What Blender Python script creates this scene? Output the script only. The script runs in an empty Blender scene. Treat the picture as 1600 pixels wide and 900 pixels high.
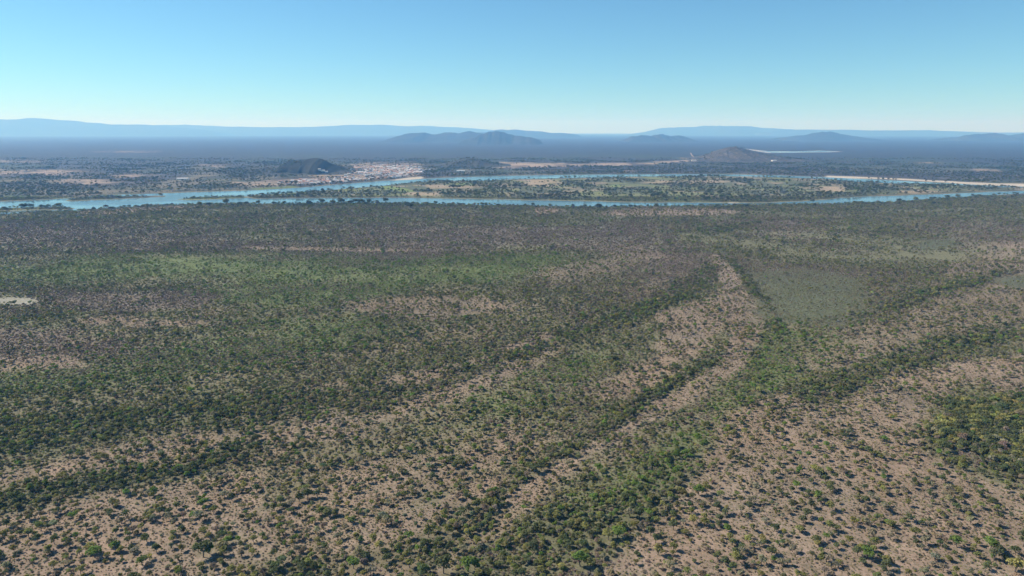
import bpy, math, random
import numpy as np

random.seed(7)
rng = np.random.default_rng(11)
scene = bpy.context.scene

# ------------------------------------------------------------------ camera
CAM_H = 200.0
FPX = 1081.0                       # focal length in pixels of the 1600 px wide photograph
PITCH = math.atan((450 - 204) / FPX)
cam = bpy.data.cameras.new('camera')
cam.sensor_width = 36.0
cam.lens = 36.0 * FPX / 1600.0
cam.clip_start = 1.0
cam.clip_end = 300000.0
cam_ob = bpy.data.objects.new('camera', cam)
scene.collection.objects.link(cam_ob)
cam_ob.location = (0, 0, CAM_H)
cam_ob.rotation_euler = (math.pi / 2 - PITCH, 0, 0)
scene.camera = cam_ob

# ------------------------------------------------------------------ sky and sun
SUN_EL = math.radians(41)
SUN_AZ = math.radians(-72)         # measured from +Y (ahead) towards +X (right)
sun_dir = (math.sin(SUN_AZ) * math.cos(SUN_EL), math.cos(SUN_AZ) * math.cos(SUN_EL), math.sin(SUN_EL))
world = bpy.data.worlds.new('World')
scene.world = world
world.use_nodes = True
wn = world.node_tree
bg = wn.nodes['Background']
sky = wn.nodes.new('ShaderNodeTexSky')
sky.sky_type = 'NISHITA'
sky.sun_disc = False
sky.sun_elevation = SUN_EL
sky.sun_rotation = SUN_AZ
sky.altitude = 600
sky.air_density = 1.0
sky.dust_density = 0.0
sky.ozone_density = 3.0
bg.inputs['Strength'].default_value = 0.0555
wbal = wn.nodes.new('ShaderNodeMix'); wbal.data_type = 'RGBA'; wbal.blend_type = 'MULTIPLY'
wbal.inputs[0].default_value = 1.0
wbal.inputs[7].default_value = (0.78, 1.22, 1.38, 1)      # the camera's cool white balance
wn.links.new(sky.outputs[0], wbal.inputs[6])
wn.links.new(wbal.outputs[2], bg.inputs['Color'])

sun = bpy.data.lights.new('sun', 'SUN')
sun.energy = 5.0
sun.angle = math.radians(0.53)
sun.color = (1.0, 0.93, 0.84)
sun_ob = bpy.data.objects.new('sun', sun)
scene.collection.objects.link(sun_ob)
sun_ob.location = (-300, 60, 500)
from mathutils import Vector
sun_ob.rotation_euler = Vector(sun_dir).to_track_quat('Z', 'Y').to_euler()

vs = scene.view_settings
vs.view_transform = 'Standard'
vs.look = 'None'
vs.exposure = 0.68
vs.gamma = 1.0
vs.use_curve_mapping = False
cy = scene.cycles
cy.volume_bounces = 2
cy.max_bounces = 5
cy.diffuse_bounces = 2
cy.use_denoising = True
HAZE_DENSITY = 0.68e-4
HAZE_COLOUR = (0.19, 0.50, 1.0)

# ------------------------------------------------------------------ helpers
CP, SP = math.cos(PITCH), math.sin(PITCH)


def gp(x, y, z=0.0):
    """ground point under a pixel of the 1600x900 photograph"""
    u = (x - 800.0) / FPX
    v = (450.0 - y) / FPX
    dz = -SP + v * CP
    t = (z - CAM_H) / dz
    return (u * t, t * (CP + v * SP))


def gpoly(pts):
    return np.array([gp(*p) for p in pts])


def project(X, Y, Z):
    dy, dz = Y, Z - CAM_H
    depth = dy * CP - dz * SP
    up = dy * SP + dz * CP
    return 800 + FPX * X / depth, 450 - FPX * up / depth, depth


def hash2(ix, iy, seed):
    h = (ix.astype(np.int64) * 374761393 + iy.astype(np.int64) * 668265263 + seed * 1442695041) & 0xffffffff
    h = ((h ^ (h >> 13)) * 1274126177) & 0xffffffff
    h = ((h ^ (h >> 16)) * 2246822519) & 0xffffffff
    return ((h ^ (h >> 15)) & 0xffff) / 65535.0


def vnoise(x, y, seed=0):
    ix, iy = np.floor(x), np.floor(y)
    fx, fy = x - ix, y - iy
    fx = fx * fx * (3 - 2 * fx)
    fy = fy * fy * (3 - 2 * fy)
    a = hash2(ix, iy, seed); b = hash2(ix + 1, iy, seed)
    c = hash2(ix, iy + 1, seed); d = hash2(ix + 1, iy + 1, seed)
    return (a * (1 - fx) + b * fx) * (1 - fy) + (c * (1 - fx) + d * fx) * fy


def fbm(x, y, scale, seed=0, octaves=4):
    """0..1, mean 0.5"""
    s = np.zeros_like(x); amp = 1.0; tot = 0.0; f = 1.0 / scale
    for o in range(octaves):
        c, sn = math.cos(0.6 * o + seed), math.sin(0.6 * o + seed)
        s += amp * vnoise((x * c - y * sn) * f, (x * sn + y * c) * f, seed * 17 + o)
        tot += amp; amp *= 0.55; f *= 2.03
    return np.clip((s / tot - 0.5) * 1.5 + 0.5, 0, 1)


def sstep(a, b, x):
    t = np.clip((x - a) / (b - a), 0, 1)
    return t * t * (3 - 2 * t)


def seg_dist(x, y, P, closed):
    d = np.full(x.shape, 1e18)
    n = len(P)
    for i in range(n if closed else n - 1):
        ax, ay = P[i]; bx, by = P[(i + 1) % n]
        ex, ey = bx - ax, by - ay
        L = ex * ex + ey * ey + 1e-9
        t = np.clip(((x - ax) * ex + (y - ay) * ey) / L, 0, 1)
        dx, dy = x - ax - t * ex, y - ay - t * ey
        d = np.minimum(d, dx * dx + dy * dy)
    return np.sqrt(d)


def sdist(x, y, P):
    """signed distance, positive inside; far points get a coarse negative value"""
    out = np.full(x.shape, -1e3)
    lo, hi = P.min(0) - 300, P.max(0) + 300
    m = (x > lo[0]) & (x < hi[0]) & (y > lo[1]) & (y < hi[1])
    if not m.any():
        return out
    xs, ys = x[m], y[m]
    ins = np.zeros(xs.shape, bool)
    n = len(P)
    for i in range(n):
        ax, ay = P[i]; bx, by = P[(i + 1) % n]
        if ay == by:
            continue
        c = ((ay > ys) != (by > ys)) & (xs < (bx - ax) * (ys - ay) / (by - ay) + ax)
        ins ^= c
    d = seg_dist(xs, ys, P, True)
    out[m] = np.where(ins, d, -d)
    return out


def setkind(o, kind):
    o['kind'] = kind
    return o


def tag(o, label, cat, group=None):
    o['label'] = label
    o['category'] = cat
    if group:
        o['group'] = group
    return o


def link(o, parent=None):
    scene.collection.objects.link(o)
    if parent:
        o.parent = parent
    return o


def make_mesh(name, V, faces_flat, nside, mats=(), mat_idx=None, smooth=False):
    """V (n,3); faces_flat (m,nside) integer array"""
    V = np.asarray(V, np.float32); F = np.asarray(faces_flat, np.int32)
    me = bpy.data.meshes.new(name)
    me.vertices.add(len(V)); me.vertices.foreach_set('co', V.ravel())
    me.loops.add(F.size); me.loops.foreach_set('vertex_index', F.ravel())
    me.polygons.add(len(F))
    me.polygons.foreach_set('loop_start', np.arange(0, F.size, nside, dtype=np.int32))
    if mat_idx is not None:
        me.polygons.foreach_set('material_index', np.asarray(mat_idx, np.int32))
    me.polygons.foreach_set('use_smooth', np.full(len(F), smooth))
    for m in mats:
        me.materials.append(m)
    me.update(calc_edges=True)
    return me


# ------------------------------------------------------------------ materials
class NT:
    def __init__(self, name):
        self.m = bpy.data.materials.new(name)
        self.m.use_nodes = True
        self.t = self.m.node_tree
        self.b = self.t.nodes['Principled BSDF']

    def n(self, typ, **kw):
        nd = self.t.nodes.new(typ)
        for k, v in kw.items():
            setattr(nd, k, v)
        return nd

    def l(self, a, b):
        self.t.links.new(a, b)

    def mix(self, fac, a, b, typ='MIX'):
        nd = self.n('ShaderNodeMix', data_type='RGBA', blend_type=typ)
        for s, v in ((nd.inputs[0], fac), (nd.inputs[6], a), (nd.inputs[7], b)):
            if hasattr(v, 'is_output'):
                self.l(v, s)
            else:
                s.default_value = v if not isinstance(v, tuple) else (*v, 1)[:4]
        return nd.outputs[2]

    def noise(self, scale, detail=4, rough=0.6, vec=None):
        nd = self.n('ShaderNodeTexNoise')
        nd.inputs['Scale'].default_value = scale
        nd.inputs['Detail'].default_value = detail
        nd.inputs['Roughness'].default_value = rough
        if vec is not None:
            self.l(vec, nd.inputs['Vector'])
        return nd.outputs['Fac']

    def ramp(self, fac, lo, hi, a=0.0, b=1.0):
        nd = self.n('ShaderNodeMapRange', clamp=True)
        self.l(fac, nd.inputs[0])
        for i, v in zip((1, 2, 3, 4), (lo, hi, a, b)):
            nd.inputs[i].default_value = v
        return nd.outputs[0]


def ground_material():
    k = NT('ground')
    at = k.n('ShaderNodeAttribute', attribute_name='cover')
    geo = k.n('ShaderNodeNewGeometry')
    p = geo.outputs['Position']
    fine = k.ramp(k.noise(0.55, 5, 0.7, p), 0.3, 0.7, 0.72, 1.22)
    mid = k.ramp(k.noise(0.06, 4, 0.6, p), 0.3, 0.7, 0.86, 1.12)
    far = k.ramp(k.noise(0.004, 5, 0.65, p), 0.3, 0.7, 0.86, 1.14)
    mm = k.n('ShaderNodeMath', operation='MULTIPLY'); k.l(fine, mm.inputs[0]); k.l(mid, mm.inputs[1])
    m2 = k.n('ShaderNodeMath', operation='MULTIPLY'); k.l(mm.outputs[0], m2.inputs[0]); k.l(far, m2.inputs[1])
    cmb = k.n('ShaderNodeCombineColor')
    for i in range(3):
        k.l(m2.outputs[0], cmb.inputs[i])
    c = k.mix(1.0, at.outputs['Color'], cmb.outputs[0], 'MULTIPLY')
    # dry tufts and litter: small straw-coloured and grey flecks
    fl = k.ramp(k.noise(0.42, 4, 0.7, p), 0.47, 0.58)
    lit = k.n('ShaderNodeMath', operation='MULTIPLY'); k.l(fl, lit.inputs[0]); lit.inputs[1].default_value = 0.75
    straw = k.mix(1.0, at.outputs['Color'], (0.58, 0.66, 0.56), 'MULTIPLY')
    c = k.mix(lit.outputs[0], c, straw)
    k.l(c, k.b.inputs['Base Color'])
    k.b.inputs['Roughness'].default_value = 0.95
    k.b.inputs['Specular IOR Level'].default_value = 0.1
    bp = k.n('ShaderNodeBump'); bp.inputs['Strength'].default_value = 0.5; bp.inputs['Distance'].default_value = 0.6
    k.l(k.noise(0.5, 4, 0.6, p), bp.inputs['Height'])
    k.l(bp.outputs[0], k.b.inputs['Normal'])
    return k.m


def foliage_material(name, translucent=0.42):
    k = NT(name)
    at = k.n('ShaderNodeAttribute', attribute_name='tint', attribute_type='INSTANCER')
    lf = k.n('ShaderNodeAttribute', attribute_name='leafvar')
    v = k.ramp(lf.outputs['Fac'], 0, 1, 0.72, 1.45)
    cmb = k.n('ShaderNodeCombineColor')
    for i in range(3):
        k.l(v, cmb.inputs[i])
    c = k.mix(1.0, at.outputs['Color'], cmb.outputs[0], 'MULTIPLY')
    k.t.nodes.remove(k.b)
    d = k.n('ShaderNodeBsdfDiffuse'); k.l(c, d.inputs['Color'])
    out = k.t.nodes['Material Output']
    if translucent:
        tr = k.n('ShaderNodeBsdfTranslucent')
        k.l(k.mix(1.0, c, (1.1, 1.2, 0.7), 'MULTIPLY'), tr.inputs['Color'])
        mx = k.n('ShaderNodeMixShader'); mx.inputs[0].default_value = translucent
        k.l(d.outputs[0], mx.inputs[1]); k.l(tr.outputs[0], mx.inputs[2])
        k.l(mx.outputs[0], out.inputs['Surface'])
    else:
        k.l(d.outputs[0], out.inputs['Surface'])
    return k.m


def plain(name, col, rough=0.8, var=0.2, scale=1.0):
    k = NT(name)
    geo = k.n('ShaderNodeNewGeometry')
    f = k.ramp(k.noise(scale, 4, 0.6, geo.outputs['Position']), 0.3, 0.7)
    a = tuple(c * (1 - var) for c in col); b = tuple(min(1, c * (1 + var)) for c in col)
    k.l(k.mix(f, a, b), k.b.inputs['Base Color'])
    k.b.inputs['Roughness'].default_value = rough
    k.b.inputs['Specular IOR Level'].default_value = 0.2
    return k.m


def water_material():
    k = NT('water')
    geo = k.n('ShaderNodeNewGeometry')
    p = geo.outputs['Position']
    f = k.ramp(k.noise(0.006, 3, 0.5, p), 0.35, 0.65)
    k.l(k.mix(f, (0.06, 0.115, 0.13), (0.10, 0.16, 0.16)), k.b.inputs['Base Color'])
    k.l(k.ramp(k.noise(0.004, 3, 0.5, p), 0.35, 0.65, 0.12, 0.3), k.b.inputs['Roughness'])
    k.b.inputs['IOR'].default_value = 1.33
    bp = k.n('ShaderNodeBump'); bp.inputs['Strength'].default_value = 0.18; bp.inputs['Distance'].default_value = 0.25
    k.l(k.noise(0.25, 4, 0.6, p), bp.inputs['Height'])
    k.l(bp.outputs[0], k.b.inputs['Normal'])
    return k.m


def hill_material(name, a, b, c, scale):
    k = NT(name)
    geo = k.n('ShaderNodeNewGeometry')
    p = geo.outputs['Position']
    f = k.ramp(k.noise(scale, 5, 0.65, p), 0.35, 0.65)
    g = k.ramp(k.noise(scale * 5, 4, 0.6, p), 0.5, 0.72)
    col = k.mix(g, k.mix(f, a, b), c)
    k.l(col, k.b.inputs['Base Color'])
    k.b.inputs['Roughness'].default_value = 0.95
    k.b.inputs['Specular IOR Level'].default_value = 0.05
    bp = k.n('ShaderNodeBump'); bp.inputs['Strength'].default_value = 0.8; bp.inputs['Distance'].default_value = 0.02 / scale
    k.l(k.noise(scale * 12, 3, 0.6, p), bp.inputs['Height'])
    k.l(bp.outputs[0], k.b.inputs['Normal'])
    return k.m


M_ground = ground_material()
M_leaf = foliage_material('foliage')
M_twig = foliage_material('bare_twigs', 0.0)
M_bark = plain('bark', (0.13, 0.105, 0.085), 0.9, 0.3, 3.0)
M_water = water_material()
M_sand_far = plain('wet_sand', (0.30, 0.28, 0.25), 0.8, 0.15, 0.01)
M_sand = plain('pale_sand', (0.52, 0.45, 0.37), 0.9, 0.15, 0.02)

# ------------------------------------------------------------------ the river (outlines traced, laid on the flat plain)
SOUTH = [(-260, 341), (-100, 334), (0, 330), (60, 330), (118, 329.5), (160, 325.5), (230, 321), (300, 318.8), (350, 318), (440, 318),
         (500, 317), (545, 317), (600, 317), (650, 318), (700, 318.8), (750, 319.8), (800, 320.8), (850, 322), (900, 323),
         (950, 323), (1000, 322.6), (1050, 321.8), (1100, 321.2), (1150, 320.6), (1200, 320), (1240, 319.2), (1280, 318.6),
         (1330, 317.6), (1380, 316), (1425, 314), (1470, 310), (1530, 306), (1580, 303), (1640, 301), (1800, 297), (1900, 296)]
NORTH = [(1900, 293), (1800, 293), (1700, 292.8), (1600, 291.2), (1540, 289), (1450, 284.2), (1380, 280.6), (1330, 278.4), (1290, 276.4),
         (1200, 273), (1150, 272.3), (1100, 271.8), (1000, 271.8), (950, 272), (900, 272.6), (850, 273.2), (800, 274), (760, 275.2),
         (720, 276.3), (680, 278), (640, 280.3), (600, 282), (560, 285.3), (520, 288.4), (480, 291.6), (440, 294.5), (400, 296.6),
         (340, 298.8), (300, 300), (250, 301.5), (200, 303), (150, 305), (120, 308), (60, 312), (0, 314), (-100, 317), (-260, 322)]
ISLAND = [(382, 307), (400, 304.4), (440, 302), (480, 299), (520, 296), (560, 293), (600, 289.8), (640, 285.2), (680, 282.2), (720, 282.4),
          (760, 282), (800, 280), (860, 278.6), (925, 277.2), (1000, 275.6), (1080, 275), (1150, 275.2), (1220, 277), (1290, 279.2),
          (1340, 283.6), (1400, 286.4), (1450, 286.6), (1500, 289), (1560, 292), (1640, 294), (1720, 293.4), (1740, 293.6), (1700, 295.5),
          (1600, 297.4), (1550, 299), (1480, 302), (1440, 303.5), (1400, 305), (1340, 307), (1310, 309), (1290, 311), (1250, 314),
          (1200, 316), (1150, 316.8), (1100, 316), (1050, 315.6), (1000, 315.5), (950, 314.5), (900, 313.5), (850, 312.5), (800, 311.5),
          (750, 310.5), (700, 309.5), (650, 308.6), (600, 308), (550, 308.4), (500, 308.6), (450, 309.2), (400, 309.8)]
ISLETS = [
    [(276, 311.3), (300, 309), (340, 307), (382, 306.2), (384, 308.4), (340, 310.6), (300, 311.8)],
    [(100, 312.6), (135, 307.8), (190, 306.8), (256, 305.2), (258, 306.6), (200, 309.6), (150, 312), (110, 313.8)],
    [(-30, 327.5), (0, 325.5), (40, 323.6), (100, 322.6), (117, 325.5), (100, 327.3), (40, 328), (0, 329.4)],
]
P_RIVER = gpoly(SOUTH + NORTH)
P_ISLAND = gpoly(ISLAND)
P_ISLETS = [gpoly(p) for p in ISLETS]
WATER_Z = -1.1


def river_field(x, y):
    """positive in water: metres from the nearest bank"""
    w = sdist(x, y, P_RIVER)
    wob = (fbm(x, y, 60, 5, 3) - 0.5) * 14
    w = w + wob
    w = np.minimum(w, -(sdist(x, y, P_ISLAND) + wob))
    for q in P_ISLETS:
        w = np.minimum(w, -(sdist(x, y, q) + wob * 0.5))
    return w


# ------------------------------------------------------------------ land cover
def fields(*specs):
    return [(gpoly(p), s, soft) for p, s, soft in specs]


BARE = fields(
    ([(1112, 398), (1130, 400), (1165, 450), (1195, 490), (1182, 540), (1155, 580), (1095, 622), (1030, 657), (950, 702), (880, 752), (800, 815), (700, 880),
      (640, 960), (380, 960), (560, 840), (690, 780), (800, 740), (870, 703), (930, 682), (1000, 640), (1075, 600), (1125, 565), (1135, 510), (1110, 470), (1125, 440)], .98, 6),
    ([(1030, 490), (1120, 455), (1140, 520), (1080, 570), (1000, 615), (940, 625), (950, 590), (1020, 550)], .9, 10),
    ([(1140, 645), (1230, 612), (1330, 608), (1450, 570), (1620, 552), (1700, 600), (1500, 606), (1462, 640), (1445, 700), (1500, 735), (1620, 772),
      (1800, 960), (1500, 960), (930, 960), (1000, 840), (1060, 760), (1110, 700)], .9, 8),
    ([(1280, 540), (1400, 500), (1460, 470), (1500, 400), (1545, 380), (1660, 380), (1700, 500), (1450, 540), (1330, 600), (1270, 600)], .55, 30),
    ([(-60, 815), (130, 775), (300, 748), (420, 738), (420, 790), (330, 860), (280, 960), (-200, 960)], .82, 10),
    ([(390, 800), (520, 730), (700, 700), (800, 655), (870, 685), (700, 770), (560, 830), (420, 900), (300, 930)], .72, 14),
    ([(380, 640), (470, 605), (640, 585), (760, 560), (860, 520), (900, 530), (800, 590), (690, 640), (560, 690), (400, 720), (150, 740), (-60, 775),
      (-60, 745), (140, 710), (260, 680)], .74, 12),
    ([(530, 474), (640, 462), (760, 463), (850, 478), (810, 492), (680, 500), (560, 487)], .65, 14),
    ([(820, 425), (1000, 385), (1060, 400), (960, 430), (860, 450)], .45, 30),
    ([(-60, 558), (80, 560), (130, 572), (-60, 588)], .7, 10),
    ([(100, 501), (200, 495), (350, 503), (300, 511), (150, 508)], .75, 10),
    ([(835, 324), (862, 322), (884, 331), (835, 336)], .95, 10),
    ([(935, 332), (1000, 324), (1090, 324), (1152, 330), (1130, 336), (1000, 338), (935, 337)], .85, 16),
    ([(100, 334), (160, 328), (240, 323), (340, 319.5), (400, 319.5), (330, 322.5), (240, 329), (165, 336)], .7, 12),
    ([(380, 386), (560, 388), (690, 392), (560, 394), (400, 391)], .6, 10),
    ([(1460, 460), (1490, 405), (1500, 405), (1480, 460)], .8, 8),
)
POND = fields(([(-30, 466), (40, 466), (60, 471), (42, 476.5), (-30, 477)], 1.0, 6))
GREEN = fields(
    ([(-150, 405), (300, 398), (880, 398), (900, 410), (800, 440), (640, 455), (560, 468), (420, 490), (330, 475), (330, 440), (100, 442), (-150, 450)], .9, 40),
    ([(-150, 585), (180, 560), (420, 500), (560, 490), (620, 520), (480, 570), (200, 605), (-150, 650)], .6, 30),
    ([(1190, 500), (1290, 515), (1330, 540), (1260, 590), (1180, 625), (1120, 670), (1070, 740), (980, 800), (900, 800), (980, 740), (1060, 680), (1130, 620), (1180, 560)], .7, 14),
    ([(690, 640), (800, 590), (900, 560), (960, 540), (900, 600), (800, 650)], .7, 18),
)
SMOOTH = fields(
    ([(1180, 428), (1260, 424), (1330, 438), (1355, 480), (1300, 508), (1200, 502), (1188, 470)], .95, 16),
    ([(1440, 376), (1490, 374), (1496, 385), (1450, 392), (1436, 388)], .95, 10),
    ([(1552, 436), (1640, 424), (1660, 455), (1570, 452)], .9, 10),
)
LEAFLESS = fields(
    ([(-120, 505), (110, 515), (175, 545), (100, 565), (-120, 570)], .95, 14),
    ([(90, 460), (250, 457), (345, 466), (330, 483), (200, 491), (105, 478)], .95, 14),
    ([(-150, 345), (250, 348), (440, 385), (200, 392), (-150, 392)], .55, 60),
    ([(540, 365), (800, 352), (1010, 362), (1090, 385), (960, 400), (860, 387), (640, 396)], .7, 50),
    ([(1200, 340), (1270, 350), (1250, 372), (1190, 367)], .7, 40),
    ([(1560, 600), (1650, 597), (1650, 626), (1548, 622)], .95, 6),
    ([(1010, 395), (1112, 395), (1106, 440), (1050, 470), (990, 460)], .6, 24),
    ([(1430, 350), (1560, 345), (1700, 380), (1500, 392)], .5, 40),
    ([(1478, 690), (1530, 690), (1600, 715), (1560, 735), (1490, 718)], .8, 6),
)
WOOD = fields(
    ([(1475, 622), (1560, 618), (1640, 598), (1700, 780), (1560, 745), (1490, 716), (1462, 690)], 1.0, 13),
)
RIDGES = [(gpoly(p), w, s) for p, w, s in (
    ([(-120, 815), (0, 788), (120, 757), (230, 741), (330, 722), (392, 706)], 12, .9),
    ([(-120, 700), (0, 682), (200, 662), (400, 640), (560, 612)], 26, .75),
    ([(-120, 640), (0, 625), (200, 600), (420, 562), (620, 530)], 22, .35),
    ([(600, 960), (720, 825), (790, 765), (850, 722), (905, 694), (950, 668), (1010, 622), (1070, 588), (1115, 570)], 6, .95),
    ([(1325, 502), (1420, 470), (1520, 440), (1575, 424)], 12, .9),
    ([(1270, 618), (1400, 566), (1520, 530), (1700, 490)], 16, .8),
    ([(560, 632), (700, 592), (830, 546), (960, 502), (1060, 456), (1112, 420)], 17, .85),
    ([(430, 900), (620, 872), (690, 850), (760, 800)], 13, .85),
    ([(700, 960), (800, 880), (900, 830), (1010, 790), (1060, 730)], 14, .75),
    ([(1120, 362), (1160, 352), (1215, 344)], 10, .9),
    ([(1130, 402), (1160, 430), (1192, 470), (1215, 520)], 9, .8),
    ([(440, 322), (560, 320.5), (640, 320)], 14, .9),
    ([(640, 321.5), (800, 325), (960, 327), (1200, 323), (1330, 320), (1430, 316.5), (1480, 311.5), (1600, 305)], 12, .6),
    ([(300, 322), (400, 322)], 12, .6),
)]
TAN_FAR = fields(
    ([(-60, 264), (60, 265), (120, 267), (110, 273), (-60, 274)], .8, 60),
    ([(95, 280), (170, 281), (165, 290), (100, 288)], .8, 40),
    ([(165, 273), (222, 271.5), (226, 276), (170, 277.5)], .7, 40),
    ([(318, 257), (350, 256.5), (347, 262), (318, 262)], .7, 50),
    ([(360, 284), (440, 280), (560, 277), (540, 284), (430, 290), (365, 291)], .7, 30),
    ([(-60, 250), (70, 250), (60, 254), (-60, 255)], .5, 90),
    ([(165, 236), (238, 235.5), (236, 238), (170, 238.5)], .5, 200),
    ([(780, 253), (900, 255.5), (1000, 254), (1088, 249), (1090, 252), (1000, 258), (900, 260), (800, 263), (782, 262)], .9, 30),
    ([(1060, 246), (1088, 248), (1110, 240), (1100, 248), (1080, 251)], .7, 30),
    ([(1523, 264), (1560, 264.5), (1562, 268), (1525, 268)], .9, 30),
    ([(1434, 253.5), (1466, 253.5), (1462, 256), (1436, 256)], .7, 50),
    ([(520, 262), (545, 255), (640, 252), (660, 257), (660, 275), (600, 280), (540, 283), (500, 285), (470, 284)], .6, 40),
    ([(820, 281), (870, 280), (885, 287), (860, 292), (825, 291)], .8, 20),
    ([(630, 300), (680, 302), (690, 307.5), (640, 307.3), (620, 302)], .85, 14),
    ([(925, 295), (945, 295), (945, 299), (925, 299)], .95, 8),
    ([(1280, 291), (1318, 292), (1318, 302), (1285, 303)], .8, 14),
    ([(1370, 286.6), (1395, 287), (1395, 293), (1372, 292)], .7, 14),
    ([(660, 289), (740, 290), (735, 296), (670, 296)], .6, 14),
    ([(1410, 298), (1480, 297), (1470, 301), (1400, 303.6)], .75, 10),
    ([(1000, 282), (1100, 281), (1150, 284), (1090, 288), (1010, 286)], .6, 20),
    ([(880, 293), (915, 294), (915, 300), (885, 300)], .55, 12),
)
LIME = fields(
    ([(955, 308.5), (1020, 308), (1090, 311.5), (1125, 315.6), (1000, 314.8), (950, 313.6)], .9, 8),
    ([(595, 291), (612, 291), (650, 298.6), (640, 301), (605, 296)], .8, 10),
    ([(880, 311.5), (950, 312), (950, 313.8), (880, 312.8)], .7, 6),
    ([(955, 289), (968, 288.5), (970, 291.5), (955, 292)], .9, 8),
    ([(120, 308.5), (150, 307.5), (135, 312)], .9, 8),
    ([(715, 286), (740, 285.5), (742, 289), (718, 290)], .7, 12),
    ([(-100, 306), (60, 306.5), (118, 309), (60, 312), (-100, 316)], .7, 20),
    ([(420, 302.8), (470, 300.4), (490, 299), (470, 301.6), (425, 304)], .8, 6),
    ([(276, 311.3), (300, 309), (340, 307), (382, 306.2), (384, 308.4), (340, 310.6), (300, 311.8)], .8, 8),
    ([(400, 296.8), (440, 294.6), (470, 292.6), (460, 290.6), (420, 293), (390, 295)], .6, 12),
)
GROVE = fields(
    ([(-100, 286), (60, 287), (120, 287.5), (165, 290), (150, 299), (60, 302.5), (-100, 304)], .95, 30),
    ([(180, 290), (260, 288), (300, 291), (280, 296), (200, 299)], .6, 30),
    ([(640, 284.5), (690, 283), (800, 283), (790, 289), (720, 288), (660, 291)], .9, 14),
    ([(480, 300), (560, 296), (640, 300), (640, 307), (520, 307)], .7, 14),
    ([(690, 299), (800, 297), (830, 303), (860, 310), (760, 308.5), (700, 307)], .9, 14),
    ([(930, 296), (1100, 292), (1250, 294), (1270, 304), (1180, 312), (1100, 309), (960, 305)], .75, 20),
    ([(1180, 306), (1290, 304), (1310, 308), (1250, 313), (1190, 315)], .95, 10),
    ([(1320, 289), (1440, 287.6), (1440, 294), (1360, 297), (1320, 296)], .9, 10),
    ([(1450, 288), (1560, 293), (1560, 296), (1450, 296)], .9, 8),
    ([(660, 273.5), (720, 270.5), (900, 269), (1150, 269.8), (1150, 271.5), (900, 271.5), (720, 274.5), (670, 277)], .95, 8),
    ([(390, 291), (440, 289.6), (480, 289), (440, 292.6), (400, 294.6)], .8, 10),
    ([(500, 287.6), (550, 284), (562, 283.4), (540, 286.6), (505, 290)], .9, 6),
    ([(1000, 262), (1300, 262), (1600, 270), (1600, 282), (1400, 276), (1200, 270), (1000, 269)], .6, 40),
)
BEACH = fields(
    ([(1292, 274.4), (1340, 276), (1420, 279.4), (1500, 284), (1560, 286.4), (1700, 288.6), (1900, 289), (1900, 292), (1700, 292.6), (1600, 291.6), (1540, 289.2), (1450, 283.6),
      (1380, 279.6), (1330, 278.6), (1290, 276.6)], 1.0, 8),
    ([(612, 281), (640, 277.4), (662, 275.6), (660, 279), (630, 281.6), (610, 283)], 1.0, 10),
    ([(285, 318.8), (335, 317.6), (345, 319.6), (290, 321)], .8, 6),
    ([(1120, 316.6), (1155, 316), (1152, 318), (1125, 318)], .9, 5),
    ([(1150, 274.6), (1200, 275), (1190, 277), (1155, 276.4)], .6, 8),
)

TH = math.radians(33)


def cover_eval(x, y, grove=False):
    """masks of what grows where, on the ground plane"""
    big = fbm(x, y, 90, 3, 4) - 0.5
    ax, ay = x * math.cos(TH) + y * math.sin(TH), -x * math.sin(TH) + y * math.cos(TH)
    wx = (fbm(x, y, 220, 9, 3) - 0.5) * 60
    band = fbm(ax / 5.0, ay + wx, 30, 21, 4) - 0.5
    patch = fbm(x, y, 26, 31, 3) - 0.5
    r = np.hypot(x, y)

    def acc(lst, wob):
        m = np.zeros_like(x)
        for P, s, soft in lst:
            d = sdist(x, y, P) + (big * 1.2 + patch * 0.9) * soft * wob
            m = np.maximum(m, s * sstep(-soft, soft, d))
        return m

    c = {}
    near = 1 - sstep(1750, 1950, r)
    c['bare'] = acc(BARE, 1.6)
    c['bare'] = np.clip(np.maximum(c['bare'], near * (1 - sstep(700, 1300, r)) * sstep(0.0, 0.32, band + patch * 0.3) * 0.36), 0, 1)
    c['pond'] = acc(POND, 0.8)
    c['green'] = acc(GREEN, 1.2)
    c['smooth'] = acc(SMOOTH, 2.0)
    wide = fbm(x * .45, y, 130, 37, 4) - .5
    c['wide'] = wide
    c['leafless'] = np.clip(acc(LEAFLESS, 1.2) + np.clip(big * 0.7, 0, .4) * near + sstep(.04, .22, wide) * .42 * near * sstep(800, 1150, r), 0, 1)
    c['wood'] = acc(WOOD, 2.2)
    rid = np.zeros_like(x)
    for P, w, s in RIDGES:
        lo, hi = P.min(0) - 150, P.max(0) + 150
        m = (x > lo[0]) & (x < hi[0]) & (y > lo[1]) & (y < hi[1])
        if m.any():
            d = seg_dist(x[m], y[m], P, False)
            rid[m] = np.maximum(rid[m], s * (1 - sstep(w * .6, w * 1.6, d + (patch[m] + big[m]) * w)))
    c['ridge'] = rid
    c['band'] = band; c['big'] = big; c['patch'] = patch
    c['tan'] = acc(TAN_FAR, 1.0)
    c['lime'] = acc(LIME, 0.8)
    c['beach'] = acc(BEACH, 0.5)
    c['grove'] = acc(GROVE, 0.8) if grove else 0 * x
    return c


def ground_height(x, y):
    r = np.hypot(x, y)
    z = fbm(x, y, 120, 41, 3) * 1.6 * (1 - sstep(2500, 3500, r))
    w = river_field(x, y)
    sel = w > -40
    z = np.where(sel, z * sstep(0, 40, -w), z)
    z = np.where(w > -4, np.minimum(z, -3.0 * sstep(-4, 10, w)), z)
    return z, w


def mixc(a, b, t):
    return a * (1 - t[:, None]) + np.array(b)[None, :] * t[:, None]


def mixs(a, b, t):
    return a * (1 - t[:, None]) + b * t[:, None]


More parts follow.
